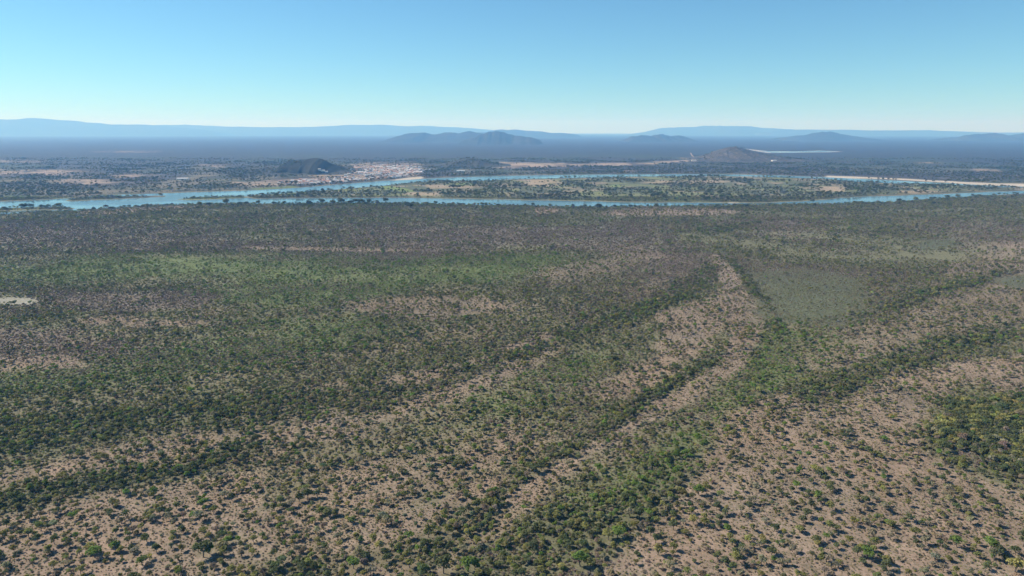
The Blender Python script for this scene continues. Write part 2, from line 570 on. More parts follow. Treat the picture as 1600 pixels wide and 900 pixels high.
# ------------------------------------------------------------------ ground sheet (fan of rings, finer where the river runs)
def build_ground():
    rr = [np.geomspace(60, 1700, 230, endpoint=False), np.arange(1700, 3700, 7.0), np.geomspace(3700, 50000, 150)]
    R = np.concatenate(rr)
    A = np.concatenate([np.radians(np.arange(-180, -50, 5.0)), np.radians(np.linspace(-50, 50, 760)), np.radians(np.arange(55, 180.1, 5.0))])
    RR, AA = np.meshgrid(R, A, indexing='ij')
    x = (RR * np.sin(AA)).ravel(); y = (RR * np.cos(AA)).ravel()
    z, w = ground_height(x, y)
    r = RR.ravel()
    c = cover_eval(x, y)
    n = len(x)
    fine = fbm(x, y, 9, 51, 3) - 0.5
    # near plain: litter between shrubs, sand where it is bare
    col = np.tile(np.array([.148, .140, .080]), (n, 1))
    col = mixc(col, (.118, .148, .048), np.clip(c['green'] * .9, 0, 1))
    col = mixc(col, (.158, .126, .098), np.clip(c['leafless'], 0, 1))
    soilvar = fbm(x, y, 45, 57, 4)
    soil = np.array([[.222, .174, .134]]) * (1 - soilvar[:, None]) + np.array([[.255, .182, .132]]) * soilvar[:, None]
    soil = soil * (.86 + .3 * fbm(x, y, 16, 59, 3))[:, None]
    col = mixs(col, soil, np.clip(c['bare'] * 1.25 + fine * .35 * c['bare'], 0, 1))
    col = mixc(col, (.105, .114, .068), c['smooth'])
    col = mixc(col, (.120, .116, .068), np.clip(c['ridge'] * .8 + c['wood'] * .7, 0, 1))
    col = mixc(col, (.29, .27, .22), c['pond'])
    # beyond the river: dark dry woodland, clearings and fields
    far = sstep(0, 30, sdist(x, y, P_ISLAND)) + 0 * x
    lowres = fbm(x, y, 420, 61, 4) - 0.5
    midres = fbm(x, y, 70, 63, 4) - 0.5
    north = ((y > 2100) & (r > 2150)).astype(float) * (1 - np.clip(far, 0, 1))
    isl = np.clip(far, 0, 1)
    for P in P_ISLETS:
        isl = np.maximum(isl, (sdist(x, y, P) > -5).astype(float))
    fcol = np.tile(np.array([.062, .056, .050]), (n, 1))
    fcol = mixc(fcol, (.040, .038, .040), sstep(3600, 6500, r) * (.75 + .25 * sstep(-.2, .2, lowres)))  # distant woodland darkened: its self-shadow is put into the ground colour
    fcol = mixc(fcol, (.055, .064, .040), sstep(-.05, .2, lowres + midres * .3) * (1 - sstep(4500, 8000, r)))
    fcol = mixc(fcol, (.26, .20, .15), sstep(.10, .24, midres + lowres * .5) * .4 * (1 - sstep(3600, 5000, r)))
    fcol = mixc(fcol, (.32, .235, .175), np.clip(c['tan'] * sstep(-.28, .12, midres) * 1.05, 0, 1))
    fcol = mixc(fcol, (.15, .20, .06), c['lime'])
    icol = np.tile(np.array([.098, .104, .060]), (n, 1))
    icol = mixc(icol, (.27, .21, .15), sstep(.06, .22, midres) * .75)
    icol = mixc(icol, (.17, .18, .075), sstep(.02, .2, fbm(x, y, 110, 67, 3) - .5) * .8)
    icol = mixc(icol, (.33, .25, .175), np.clip(c['tan'] * sstep(-.35, .1, midres) * 1.05, 0, 1))
    icol = mixc(icol, (.17, .22, .065), c['lime'])
    col = col * (1 - north - isl)[:, None].clip(0, 1) + fcol * north[:, None] + icol * (isl * (1 - north))[:, None]
    col = mixc(col, (.43, .37, .305), c['beach'])
    shore = sstep(-14, -4, w) * (r < 4500)
    col = mixc(col, (.22, .20, .13), shore * .5 * (1 - c['beach']))
    nr, na = len(R), len(A)
    i = np.arange(nr - 1)[:, None] * na + np.arange(na - 1)[None, :]
    F = np.stack([i, i + na, i + na + 1, i + 1], -1).reshape(-1, 4)[:, ::-1]
    me = make_mesh('ground', np.stack([x, y, z], 1), F, 4, (M_ground,), smooth=True)
    at = me.color_attributes.new('cover', 'FLOAT_COLOR', 'POINT')
    at.data.foreach_set('color', np.concatenate([col.clip(0, 1), np.ones((n, 1))], 1).astype(np.float32).ravel())
    setkind(link(bpy.data.objects.new('ground', me)), 'structure')


build_ground()

# near-camera disc so that the ground goes on under the drone
bm_v = [(0, 0, 0.4)] + [(60.5 * math.sin(a), 60.5 * math.cos(a), 0.4) for a in np.linspace(0, 2 * math.pi, 49)[:-1]]
me = bpy.data.meshes.new('ground'); me.from_pydata(bm_v, [], [(0, 1 + (i + 1) % 48, 1 + i) for i in range(48)])
me.materials.append(M_ground)
at = me.color_attributes.new('cover', 'FLOAT_COLOR', 'POINT')
for d in at.data:
    d.color = (.2, .16, .12, 1)
setkind(link(bpy.data.objects.new('ground', me)), 'structure')

# river water: one sheet at water level under the banks
xs = np.linspace(-3600, 3600, 41); ys = np.linspace(1500, 4300, 17)
XX, YY = np.meshgrid(xs, ys)
V = np.stack([XX.ravel(), YY.ravel(), np.full(XX.size, WATER_Z)], 1)
i = np.arange(16)[:, None] * 41 + np.arange(40)[None, :]
F = np.stack([i, i + 1, i + 42, i + 41], -1).reshape(-1, 4)
setkind(link(bpy.data.objects.new('river_water', make_mesh('river_water', V, F, 4, (M_water,)))), 'structure')


def sheet(name, px, z, mat):
    me = bpy.data.meshes.new(name)
    P = [gp(a, b) for a, b in px]
    me.from_pydata([(a, b, z) for a, b in P], [], [list(range(len(P)))])
    me.materials.append(mat); me.update()
    if me.polygons[0].normal.z < 0:
        me.flip_normals()
    return setkind(link(bpy.data.objects.new(name, me)), 'structure')


sheet('sand_bank', [(1162, 232.4), (1200, 236.2), (1240, 236.8), (1280, 235.4), (1318, 237.2), (1294, 238.2), (1232, 239), (1200, 239.2), (1180, 236.2)], 1.2, M_sand_far)
sheet('lake_water', [(1184, 235.6), (1206, 236.9), (1240, 237.2), (1282, 235.8), (1308, 237.2), (1280, 238), (1232, 238.7), (1206, 238.8)], 2.0, M_water)
sheet('pool_water', [(0, 333.4), (30, 332.8), (32, 334.4), (0, 336)], 1.9, M_water)
sheet('pool_water', [(50, 332), (66, 331.4), (66, 332.6), (52, 333.4)], 1.9, M_water)

# ------------------------------------------------------------------ hills
HILLS = []     # near hills keep their height function for the scatter


def hill(px, D, thick, mat, rough=0.12, nx=90, ny=36, seed=1, keep=False, sharp=1.3):
    xs_px = np.array([p[0] for p in px], float)
    X = (xs_px - 800) / FPX * (D * CP + CAM_H * SP)
    zt = np.array([max(0.0, CAM_H + D * math.tan(math.atan((450 - p[1]) / FPX) - PITCH)) for p in px])
    gx = np.linspace(X[0], X[-1], nx)
    top = np.interp(gx, X, zt)
    kern = np.array([1, 2, 3, 2, 1]) / 9.0
    top = np.convolve(np.pad(top, 2, mode='edge'), kern, 'valid')
    if not keep:
        jag = fbm(gx, gx * 0 + seed, (gx[-1] - gx[0]) / 9, seed + 7, 4) - .5
        top = top * (1 + .22 * jag)
    top[0] = top[-1] = 0
    zmax = top.max()

    def height(x, y):
        t = (y - D - (fbm(x, y * 0, (X[-1] - X[0]) / 5, seed, 3) - .5) * thick * .5) / thick
        prof = np.clip(1 - np.abs(t) ** 1.15, 0, 1) ** sharp
        h = np.interp(x, gx, top) * prof
        g = fbm(x, y, thick * .45, seed + 3, 5) - .5
        return h * (1 + g * rough * 4 * (1 - prof * .75)) + g * rough * zmax * (prof * (1 - prof)) * 2 - 2 - (1 - prof) * 3
    yy = np.linspace(D - thick * 1.3, D + thick * 1.3, ny)
    GX, GY = np.meshgrid(gx, yy)
    Z = height(GX.ravel(), GY.ravel())
    i = np.arange(ny - 1)[:, None] * nx + np.arange(nx - 1)[None, :]
    F = np.stack([i, i + 1, i + nx + 1, i + nx], -1).reshape(-1, 4)
    o = link(bpy.data.objects.new('hill', make_mesh('hill', np.stack([GX.ravel(), GY.ravel(), Z], 1), F, 4, (mat,), smooth=True)))
    setkind(o, 'structure')
    if keep:
        HILLS.append((X[0], X[-1], D - thick * 1.3, D + thick * 1.3, height))
    return o


M_hill_near = hill_material('scrubby_hill', (.040, .044, .030), (.062, .056, .044), (.08, .07, .055), .012)
M_hill_wooded_shaded = hill_material('wooded_hill_shaded', (.018, .021, .017), (.030, .030, .024), (.042, .040, .032), .02)  # dark tree cover, with the steep face's shade put into the colour too
M_hill_sandy = hill_material('sandy_hill', (.045, .045, .036), (.070, .060, .050), (.16, .125, .095), .009)
M_hill_far = hill_material('far_hill', (.025, .030, .026), (.045, .044, .038), (.07, .062, .05), .0016)

hill([(300, 271), (340, 267), (400, 261.5), (440, 258), (480, 257), (520, 259), (545, 263), (570, 267), (590, 268.5)],
     3520, 380, M_hill_near, .10, 130, 60, 2, True, 1.0)
hill([(432, 268), (444, 260), (452, 251.5), (460, 248.8), (480, 248), (490, 246), (503, 246), (512, 249), (522, 255.5), (536, 262), (552, 268)],
     3480, 200, M_hill_wooded_shaded, .05, 110, 70, 4, True, .55)
hill([(655, 258), (690, 255), (708, 251), (725, 247.2), (740, 246), (752, 248), (768, 253.5), (800, 257)], 4200, 420, M_hill_near, .10, 90, 40, 5, True)
hill([(1070, 249), (1088, 246.5), (1104, 241), (1120, 235.6), (1132, 231.5), (1146, 229), (1160, 230.6), (1182, 237), (1204, 241.5), (1230, 246), (1260, 249)], 5000, 560, M_hill_sandy, .10, 100, 44, 8, True)
hill([(608, 216), (622, 211.5), (640, 208.5), (664, 207), (680, 210), (695, 206.4), (718, 208.6), (734, 204.2), (752, 207), (775, 211), (800, 216)], 13500, 1500, M_hill_far, .14, 110, 36, 11)
hill([(722, 219), (738, 215.5), (752, 210), (764, 206), (774, 205), (788, 207.4), (806, 211.4), (822, 213.4), (845, 219)], 11500, 1500, M_hill_far, .16, 110, 40, 14)
hill([(720, 209), (760, 205.4), (786, 203), (806, 201.6), (830, 203.5), (856, 206.4), (884, 207.4), (905, 210.5)], 22000, 2000, M_hill_far, .12, 90, 30, 17)
hill([(972, 217.5), (985, 213), (1004, 210.4), (1018, 211.6), (1034, 209), (1050, 211.6), (1066, 209.8), (1074, 213), (1082, 217.5)], 13500, 1000, M_hill_far, .16, 90, 34, 20)
hill([(985, 210), (1008, 206), (1026, 201), (1052, 198), (1100, 196.4), (1158, 197), (1206, 199.6), (1250, 204), (1280, 208)], 34000, 3000, M_hill_far, .08, 100, 30, 23)
hill([(1222, 216), (1250, 211), (1268, 208), (1282, 206), (1300, 204), (1312, 206.6), (1326, 211), (1350, 216)], 15000, 1300, M_hill_far, .14, 90, 32, 26)
hill([(1190, 207), (1230, 202.6), (1320, 201.8), (1400, 203.6), (1450, 202.6), (1500, 204.6), (1560, 207), (1640, 206), (1760, 204), (1900, 207)], 30000, 2500, M_hill_far, .1, 150, 30, 29)
hill([(1486, 214.5), (1508, 211.6), (1524, 209.8), (1546, 207), (1558, 208.4), (1580, 214)], 14500, 900, M_hill_far, .14, 80, 30, 32)
hill([(1570, 213.5), (1590, 210), (1606, 208), (1640, 206), (1690, 210), (1720, 214)], 15500, 1000, M_hill_far, .14, 80, 30, 35)
hill([(-420, 190), (-200, 185), (-80, 188), (0, 187), (30, 187.4), (58, 184), (76, 186.4), (120, 189), (150, 192), (200, 194), (250, 196.5), (310, 203), (350, 209)], 30000, 2600, M_hill_far, .1, 160, 34, 38)
hill([(90, 203), (170, 196), (240, 195.6), (292, 194.2), (340, 197), (420, 198.4), (484, 198.4), (532, 194.8), (600, 195.6), (660, 196.6), (720, 199.6), (790, 205)], 34000, 2600, M_hill_far, .1, 150, 30, 41)

# dirt road running up beside the sandy hill
P = [gp(*p) for p in ((1092, 250.2), (1086, 247), (1081, 243), (1079, 239))]
V, F = [], []
for k_, (a, b) in enumerate(P):
    V += [(a - 5, b, 1.5), (a + 5, b, 1.5)]
    if k_:
        F.append((2 * k_ - 2, 2 * k_ - 1, 2 * k_ + 1, 2 * k_))
me = bpy.data.meshes.new('dirt_road'); me.from_pydata(V, [], F); me.materials.append(plain('road_dirt', (.28, .21, .16), .95, .15, .05))
setkind(link(bpy.data.objects.new('dirt_road', me)), 'structure')


# ------------------------------------------------------------------ plants: one mesh per kind, shared by all copies
def leaf_cloud(r, centres, radii, nleaf, size, flat=1.0):
    """quads spread over the shells of clumps"""
    n = len(centres)
    w = np.array([a[0] * a[0] for a in radii]); w = w / w.sum()
    pick = r.choice(n, nleaf, p=w)
    d = r.normal(size=(nleaf, 3)); d /= np.linalg.norm(d, axis=1)[:, None]
    d[:, 2] = np.where(d[:, 2] < -.35, -d[:, 2], d[:, 2])
    rad = np.array(radii)[pick] * (0.55 + 0.5 * r.random(nleaf) ** .5)[:, None]
    c = np.array(centres)[pick] + d * rad
    nrm = d * .7 + r.normal(size=(nleaf, 3)) * .45 + np.array([0, 0, .6]) * flat
    nrm /= np.linalg.norm(nrm, axis=1)[:, None]
    t = np.cross(nrm, r.normal(size=(nleaf, 3))); t /= np.linalg.norm(t, axis=1)[:, None]
    b = np.cross(nrm, t)
    s = size * (0.6 + 0.8 * r.random(nleaf))[:, None]
    e = (0.6 + 0.5 * r.random(nleaf))[:, None]
    V = np.stack([c - t * s, c - b * s * e * .7, c + t * s, c + b * s * e * .7], 1).reshape(-1, 3)
    F = np.arange(nleaf * 4).reshape(-1, 4)
    clumpv = r.random(n)[pick]
    var = np.clip(.55 * clumpv + .45 * r.random(nleaf), 0, 1)
    return V, F, var


def limb(a, b, ra, rb, ns=5):
    a, b = np.array(a, float), np.array(b, float)
    ax = (b - a) / np.linalg.norm(b - a)
    u = np.cross(ax, [0.3, 0.9, 0.1]); u /= np.linalg.norm(u); v = np.cross(ax, u)
    ang = np.linspace(0, 2 * math.pi, ns, endpoint=False)
    ring = np.cos(ang)[:, None] * u + np.sin(ang)[:, None] * v
    V = np.concatenate([a + ring * ra, b + ring * rb])
    F = np.array([[i, (i + 1) % ns, ns + (i + 1) % ns, ns + i] for i in range(ns)])
    return V, F


def join(parts):
    V, F, o = [], [], 0
    for v, f in parts:
        V.append(v); F.append(f + o); o += len(v)
    return np.concatenate(V), np.concatenate(F)


def leafmesh(name, V, F, var, mats, idx=None):
    me = make_mesh(name, V, F, 4, mats, idx)
    a = me.attributes.new('leafvar', 'FLOAT', 'FACE')
    a.data.foreach_set('value', var.astype(np.float32))
    return me


def make_tree(seed, wid=3.6, hgt=4.2, trunk=1.5, nleaf=300, leaf=.34, nclump=9, tr=.12):
    """returns trunk mesh, crown mesh and a joined mesh"""
    r = np.random.default_rng(seed)
    top = hgt
    crown_h = hgt - trunk
    cs, rs, limbs = [], [], []
    lean = r.normal(size=2) * .15
    fork = np.array([lean[0], lean[1], trunk * .75])
    limbs.append(limb((0, 0, -.3), fork, tr * 1.4, tr))
    for i in range(nclump):
        a = 2 * math.pi * (i + r.random() * .7) / nclump * 1.9
        q = (r.random() ** .6) * wid * .33
        zz = trunk + crown_h * (.28 + .45 * r.random() * (1 - q / (wid * .6)))
        rad = wid * (.17 + .12 * r.random())
        c = (fork[0] + q * math.cos(a), fork[1] + q * math.sin(a), zz)
        cs.append(c); rs.append((rad, rad, rad * (.62 + .25 * r.random())))
        if i < 5:
            limbs.append(limb(fork, c, tr * .7, tr * .2, 4))
    Vt, Ft = join(limbs)
    Vc, Fc, var = leaf_cloud(r, cs, rs, nleaf, leaf)
    trunk_me = make_mesh('trunk', Vt, Ft, 4, (M_bark,))
    crown_me = leafmesh('crown', Vc, Fc, var, (M_leaf,))
    V, F = join([(Vc, Fc), (Vt, Ft)])
    both = leafmesh('tree', V, F, np.concatenate([var, np.full(len(Ft), .5)]), (M_leaf, M_bark), np.concatenate([np.zeros(len(Fc), int), np.ones(len(Ft), int)]))
    return trunk_me, crown_me, both


def make_shrub(seed, wid=2.6, hgt=1.9, nleaf=150, leaf=.30):
    r = np.random.default_rng(seed)
    cs, rs = [], []
    n = r.integers(4, 8)
    for i in range(n):
        a = r.random() * 6.28; q = r.random() ** .6 * wid * .36
        rad = wid * (.18 + .13 * r.random())
        zt = hgt * (1 - (q / wid) ** 2 * 2) * (.65 + .35 * r.random())
        cs.append((q * math.cos(a), q * math.sin(a), max(.35, zt - rad * .7)))
        rs.append((rad, rad, rad * .8))
    V, F, var = leaf_cloud(r, cs, rs, nleaf, leaf)
    V[:, 2] = np.maximum(V[:, 2], -.05)
    st = [limb((0, 0, -.2), c, .06, .03, 3) for c in cs[:4]]
    Vs, Fs = join(st)
    VV, FF = join([(V, F), (Vs, Fs)])
    return leafmesh('shrub', VV, FF, np.concatenate([var, np.full(len(Fs), .5)]), (M_leaf, M_bark), np.concatenate([np.zeros(len(F), int), np.ones(len(Fs), int)]))


def make_bare(seed, wid=2.6, hgt=2.0, n=60):
    """leafless bush: a spray of thin twigs with twig bundles at the ends"""
    r = np.random.default_rng(seed)
    V, F, var = [], [], []
    for i in range(n):
        a = r.random() * 6.28
        q = r.random() ** .7 * wid * .5
        tip = np.array([q * math.cos(a), q * math.sin(a), hgt * (.45 + .55 * r.random()) * (1 - .5 * (q / wid * 2) ** 2)])
        base = tip * np.array([.3, .3, .0]) + np.array([0, 0, .05])
        side = np.cross(tip - base, r.normal(size=3)); side /= np.linalg.norm(side)
        wd = .05 + .10 * r.random()
        o = len(V)
        mid = (base + tip) / 2 + r.normal(size=3) * .12
        V += [base - side * .03, base + side * .03, mid + side * wd, mid - side * wd, tip + side * wd * .8, tip - side * wd * .8]
        F += [(o, o + 1, o + 2, o + 3), (o + 3, o + 2, o + 4, o + 5)]
        var += [r.random()] * 2
        for k in range(3):
            c = mid + (tip - mid) * r.random() + r.normal(size=3) * .16
            t = r.normal(size=3); t /= np.linalg.norm(t); b = np.cross(t, r.normal(size=3)); b /= np.linalg.norm(b)
            o = len(V)
            V += [c - t * .26, c - b * .1, c + t * .26, c + b * .1]
            F.append((o, o + 1, o + 2, o + 3)); var.append(r.random())
    return leafmesh('bare_bush', np.array(V), np.array(F), np.array(var), (M_twig,))


TREES = [make_tree(100 + i, wid=3.4 + .5 * (i % 3), hgt=3.7 + .45 * (i % 4), trunk=1.0 + .3 * (i % 3), nleaf=330, nclump=8 + i % 4) for i in range(6)]
SHRUBS = [make_shrub(200 + i, 2.3 + .3 * (i % 4), 1.5 + .25 * (i % 3)) for i in range(6)]
BARES = [make_bare(300 + i, 2.2 + .4 * i, 1.6 + .3 * i) for i in range(3)]
BIGS = [make_tree(400 + i, wid=11 + i, hgt=10 + i, trunk=2.6, nleaf=420, leaf=.95, nclump=12, tr=.32) for i in range(3)]

kinds = bpy.data.collections.new('plant_kinds')        # not linked to the scene: only sources for the copies
for nm, lst in (('bare_bush', BARES), ('riverside_tree', [b[2] for b in BIGS]), ('shrub', SHRUBS), ('thorn_tree', [t[2] for t in TREES])):
    for k_, me in enumerate(lst):
        kinds.objects.link(bpy.data.objects.new('%s_%d' % (nm, k_), me))
ORDER = sorted(o.name for o in kinds.objects)
IDX = {n: i for i, n in enumerate(ORDER)}


def instancer_group():
    g = bpy.data.node_groups.new('plants_on_points', 'GeometryNodeTree')
    g.interface.new_socket('Geometry', in_out='INPUT', socket_type='NodeSocketGeometry')
    g.interface.new_socket('Geometry', in_out='OUTPUT', socket_type='NodeSocketGeometry')
    gi = g.nodes.new('NodeGroupInput'); go = g.nodes.new('NodeGroupOutput')
    ci = g.nodes.new('GeometryNodeCollectionInfo')
    ci.inputs['Collection'].default_value = kinds
    ci.inputs['Separate Children'].default_value = True
    ci.inputs['Reset Children'].default_value = True
    ip = g.nodes.new('GeometryNodeInstanceOnPoints')
    ip.inputs['Pick Instance'].default_value = True
    g.links.new(gi.outputs[0], ip.inputs['Points'])
    g.links.new(ci.outputs[0], ip.inputs['Instance'])

    def attr(name, typ):
        n = g.nodes.new('GeometryNodeInputNamedAttribute')
        n.data_type = typ
        n.inputs['Name'].default_value = name
        return n.outputs['Attribute']
    g.links.new(attr('pick', 'INT'), ip.inputs['Instance Index'])
    g.links.new(attr('turn', 'FLOAT_VECTOR'), ip.inputs['Rotation'])
    g.links.new(attr('size', 'FLOAT_VECTOR'), ip.inputs['Scale'])
    g.links.new(ip.outputs[0], go.inputs[0])
    return g


GN = instancer_group()


def scatter_stuff(name, label, cat, P):
    n = len(P['pos'])
    me = bpy.data.meshes.new(name)
    me.vertices.add(n)
    me.vertices.foreach_set('co', P['pos'].astype(np.float32).ravel())
    a = me.attributes.new('pick', 'INT', 'POINT'); a.data.foreach_set('value', P['pick'].astype(np.int32))
    a = me.attributes.new('turn', 'FLOAT_VECTOR', 'POINT'); a.data.foreach_set('vector', P['turn'].astype(np.float32).ravel())
    a = me.attributes.new('size', 'FLOAT_VECTOR', 'POINT'); a.data.foreach_set('vector', P['size'].astype(np.float32).ravel())
    a = me.attributes.new('tint', 'FLOAT_VECTOR', 'POINT'); a.data.foreach_set('vector', P['tint'].astype(np.float32).ravel())
    o = link(bpy.data.objects.new(name, me))
    md = o.modifiers.new('plants', 'NODES'); md.node_group = GN
    tag(setkind(o, 'stuff'), label, cat)
    return o


# ------------------------------------------------------------------ scatter
def frame_mask(x, y, mx=130, my=80):
    px, py, d = project(x, y, np.zeros_like(x))
    return (d > 1) & (px > -mx) & (px < 1600 + mx) & (py < 900 + my)


def jitter_grid(x0, x1, y0, y1, s, seed):
    r = np.random.default_rng(seed)
    gx, gy = np.meshgrid(np.arange(x0, x1, s), np.arange(y0, y1, s))
    gx = gx.ravel() + r.random(gx.size) * s; gy = gy.ravel() + r.random(gy.size) * s
    m = frame_mask(gx, gy)
    return gx[m], gy[m], r


OLIVE = (.185, .182, .066); DARK = (.108, .122, .056); BRIGHT = (.132, .188, .046)
GREY = (.222, .200, .136); YELLOW = (.270, .245, .090); PURPLE = (.195, .152, .120); STRAW = (.245, .198, .126)
PAL = np.array([OLIVE, DARK, BRIGHT, GREY, YELLOW, PURPLE, STRAW])


def choose(r, W):
    """row-wise weighted choice; W (n,k)"""
    W = np.clip(W, 0, None) + 1e-6
    c = np.cumsum(W, 1); u = r.random(len(W)) * c[:, -1]
    return (u[:, None] > c).sum(1)


def pack(x, y, z, pick, s, tint, r, sz=None):
    n = len(x)
    sx = s * (.85 + .3 * r.random(n)); sy = s * (.85 + .3 * r.random(n)); szz = s * (.8 + .4 * r.random(n))
    turn = np.stack([r.normal(size=n) * .05, r.normal(size=n) * .05, r.random(n) * 6.283], 1)
    return dict(pos=np.stack([x, y, z], 1), pick=pick, size=np.stack([sx, sy, szz], 1), turn=turn, tint=tint)


def take(P, m):
    return {k: v[m] for k, v in P.items()}


def merge(*Ps):
    return {k: np.concatenate([p[k] for p in Ps]) for k in Ps[0]}


def near_scatter(y0, y1, step, boost, seed):
    x, y, r = jitter_grid(-2400, 2400, y0, y1, step, seed)
    rr = np.hypot(x, y)
    c = cover_eval(x, y)
    z, w = ground_height(x, y)
    n = len(x)
    bare, rid, wood, green, leafl, smooth = (c[k] for k in ('bare', 'ridge', 'wood', 'green', 'leafless', 'smooth'))
    dens = .74 + c['big'] * .5 + c['patch'] * .5 - sstep(800, 1150, rr) * np.clip(-c['wide'], 0, 1) * 1.1
    dens = dens * (1 - bare * .62) + bare * .10
    dens = np.maximum(dens, rid * .95); dens = np.maximum(dens, wood * .98)
    dens = np.maximum(dens, smooth * .62); dens = np.maximum(dens, leafl * .5)
    dens = dens * (1 - c['pond'])
    keep = (r.random(n) < dens) & (w < -6)
    x, y, z = x[keep], y[keep], z[keep]
    bare, rid, wood, green, leafl, smooth = (q[keep] for q in (bare, rid, wood, green, leafl, smooth))
    n = len(x)
    clump = fbm(x, y, 14, 71, 3) - .5
    # which kind grows here: bare bush, shrub, thorn tree
    wt = np.stack([.10 + leafl * 2.2 + bare * .10,
                   .70 + green * .4 + smooth * 2 - clump * .5,
                   .08 + rid * .42 + wood * 3 + bare * .16 + np.clip(clump, 0, 1) * .4 - smooth * .06 - green * .04], 1)
    kind = choose(r, wt)
    wc = np.stack([.9 + 0 * x,                      # olive
                   .22 + rid * .7 + wood * 1.3 + np.clip(clump, 0, 1) * .9,
                   .10 + green * 2.8 + rid * .25,
                   .55 + bare * .9 + smooth * 1.5,
                   .03 + wood * .22 + np.clip(c['patch'][keep], 0, 1) * .12,
                   .10 + leafl * 2.6 + sstep(900, 1500, np.hypot(x, y)) * .22,
                   .15 + bare * 1.1], 1)
    wc[kind == 0] = np.array([.05, 0, 0, .35, 0, 1.2, .35])
    wc[kind == 2] *= np.array([.9, 1.6, 1.1, .4, 1.2, .25, .1])
    ci = choose(r, wc)
    tint = PAL[ci] * (.78 + .44 * r.random(n))[:, None] * (1 + r.normal(size=(n, 3)) * .05)
    s = np.where(kind == 2, .78 + .75 * r.random(n) ** 2.5, .5 + .75 * r.random(n) ** 1.3) * boost
    s = np.where(smooth > .5, s * .8, s)
    s = np.where((wood > .5) & (kind == 2), s * 1.35, s)
    s = np.where((bare > .4) & (kind == 1), s * (.35 + .65 * r.random(n) ** 1.6), s)
    s = np.where((bare > .4) & (kind == 0), s * .7, s)
    nm = np.array([len(BARES), len(SHRUBS), len(TREES)])[kind]
    base = np.array([IDX['bare_bush_0'], IDX['shrub_0'], IDX['thorn_tree_0']])[kind]
    pick = base + (r.random(n) * nm).astype(int)
    P = pack(x, y, z, pick, s, tint, r)
    P['size'][:, 2] *= np.where(kind == 2, 1.0, .72 - .22 * np.clip(green + smooth + leafl, 0, 1))
    P['kind'] = kind; P['col'] = ci
    return P


PA = near_scatter(225, 620, 1.8, .80, 1)
PB = near_scatter(620, 1150, 2.1, .88, 2)
PC = near_scatter(1150, 2150, 2.9, 1.15, 3)


def tufts(y0, y1, step, seed):
    """low dry tufts between the bushes"""
    x, y, r = jitter_grid(-1300, 1300, y0, y1, step, seed)
    c = cover_eval(x, y)
    z, w = ground_height(x, y)
    n = len(x)
    keep = r.random(n) < np.clip(.42 + c['bare'] * .34 + c['patch'] * 1.0, 0, .9) * (1 - c['pond'])
    x, y, z = x[keep], y[keep], z[keep]
    n = len(x)
    kind = (r.random(n) < .8).astype(int)
    ci = choose(r, np.tile(np.array([.5, 0, .08, 1.1, .06, .2, 1.6]), (n, 1)))
    tint = PAL[ci] * (.9 + .35 * r.random(n))[:, None]
    s = .22 + .26 * r.random(n)
    pick = np.where(kind == 1, IDX['shrub_0'] + (r.random(n) * len(SHRUBS)).astype(int), IDX['bare_bush_0'] + (r.random(n) * len(BARES)).astype(int))
    P = pack(x, y, z, pick, s, tint, r)
    P['size'][:, 2] *= .6
    P['kind'] = kind; P['col'] = ci
    return P


NEAR = merge(PA, PB, PC, tufts(225, 520, 1.7, 21), tufts(520, 900, 2.4, 22))

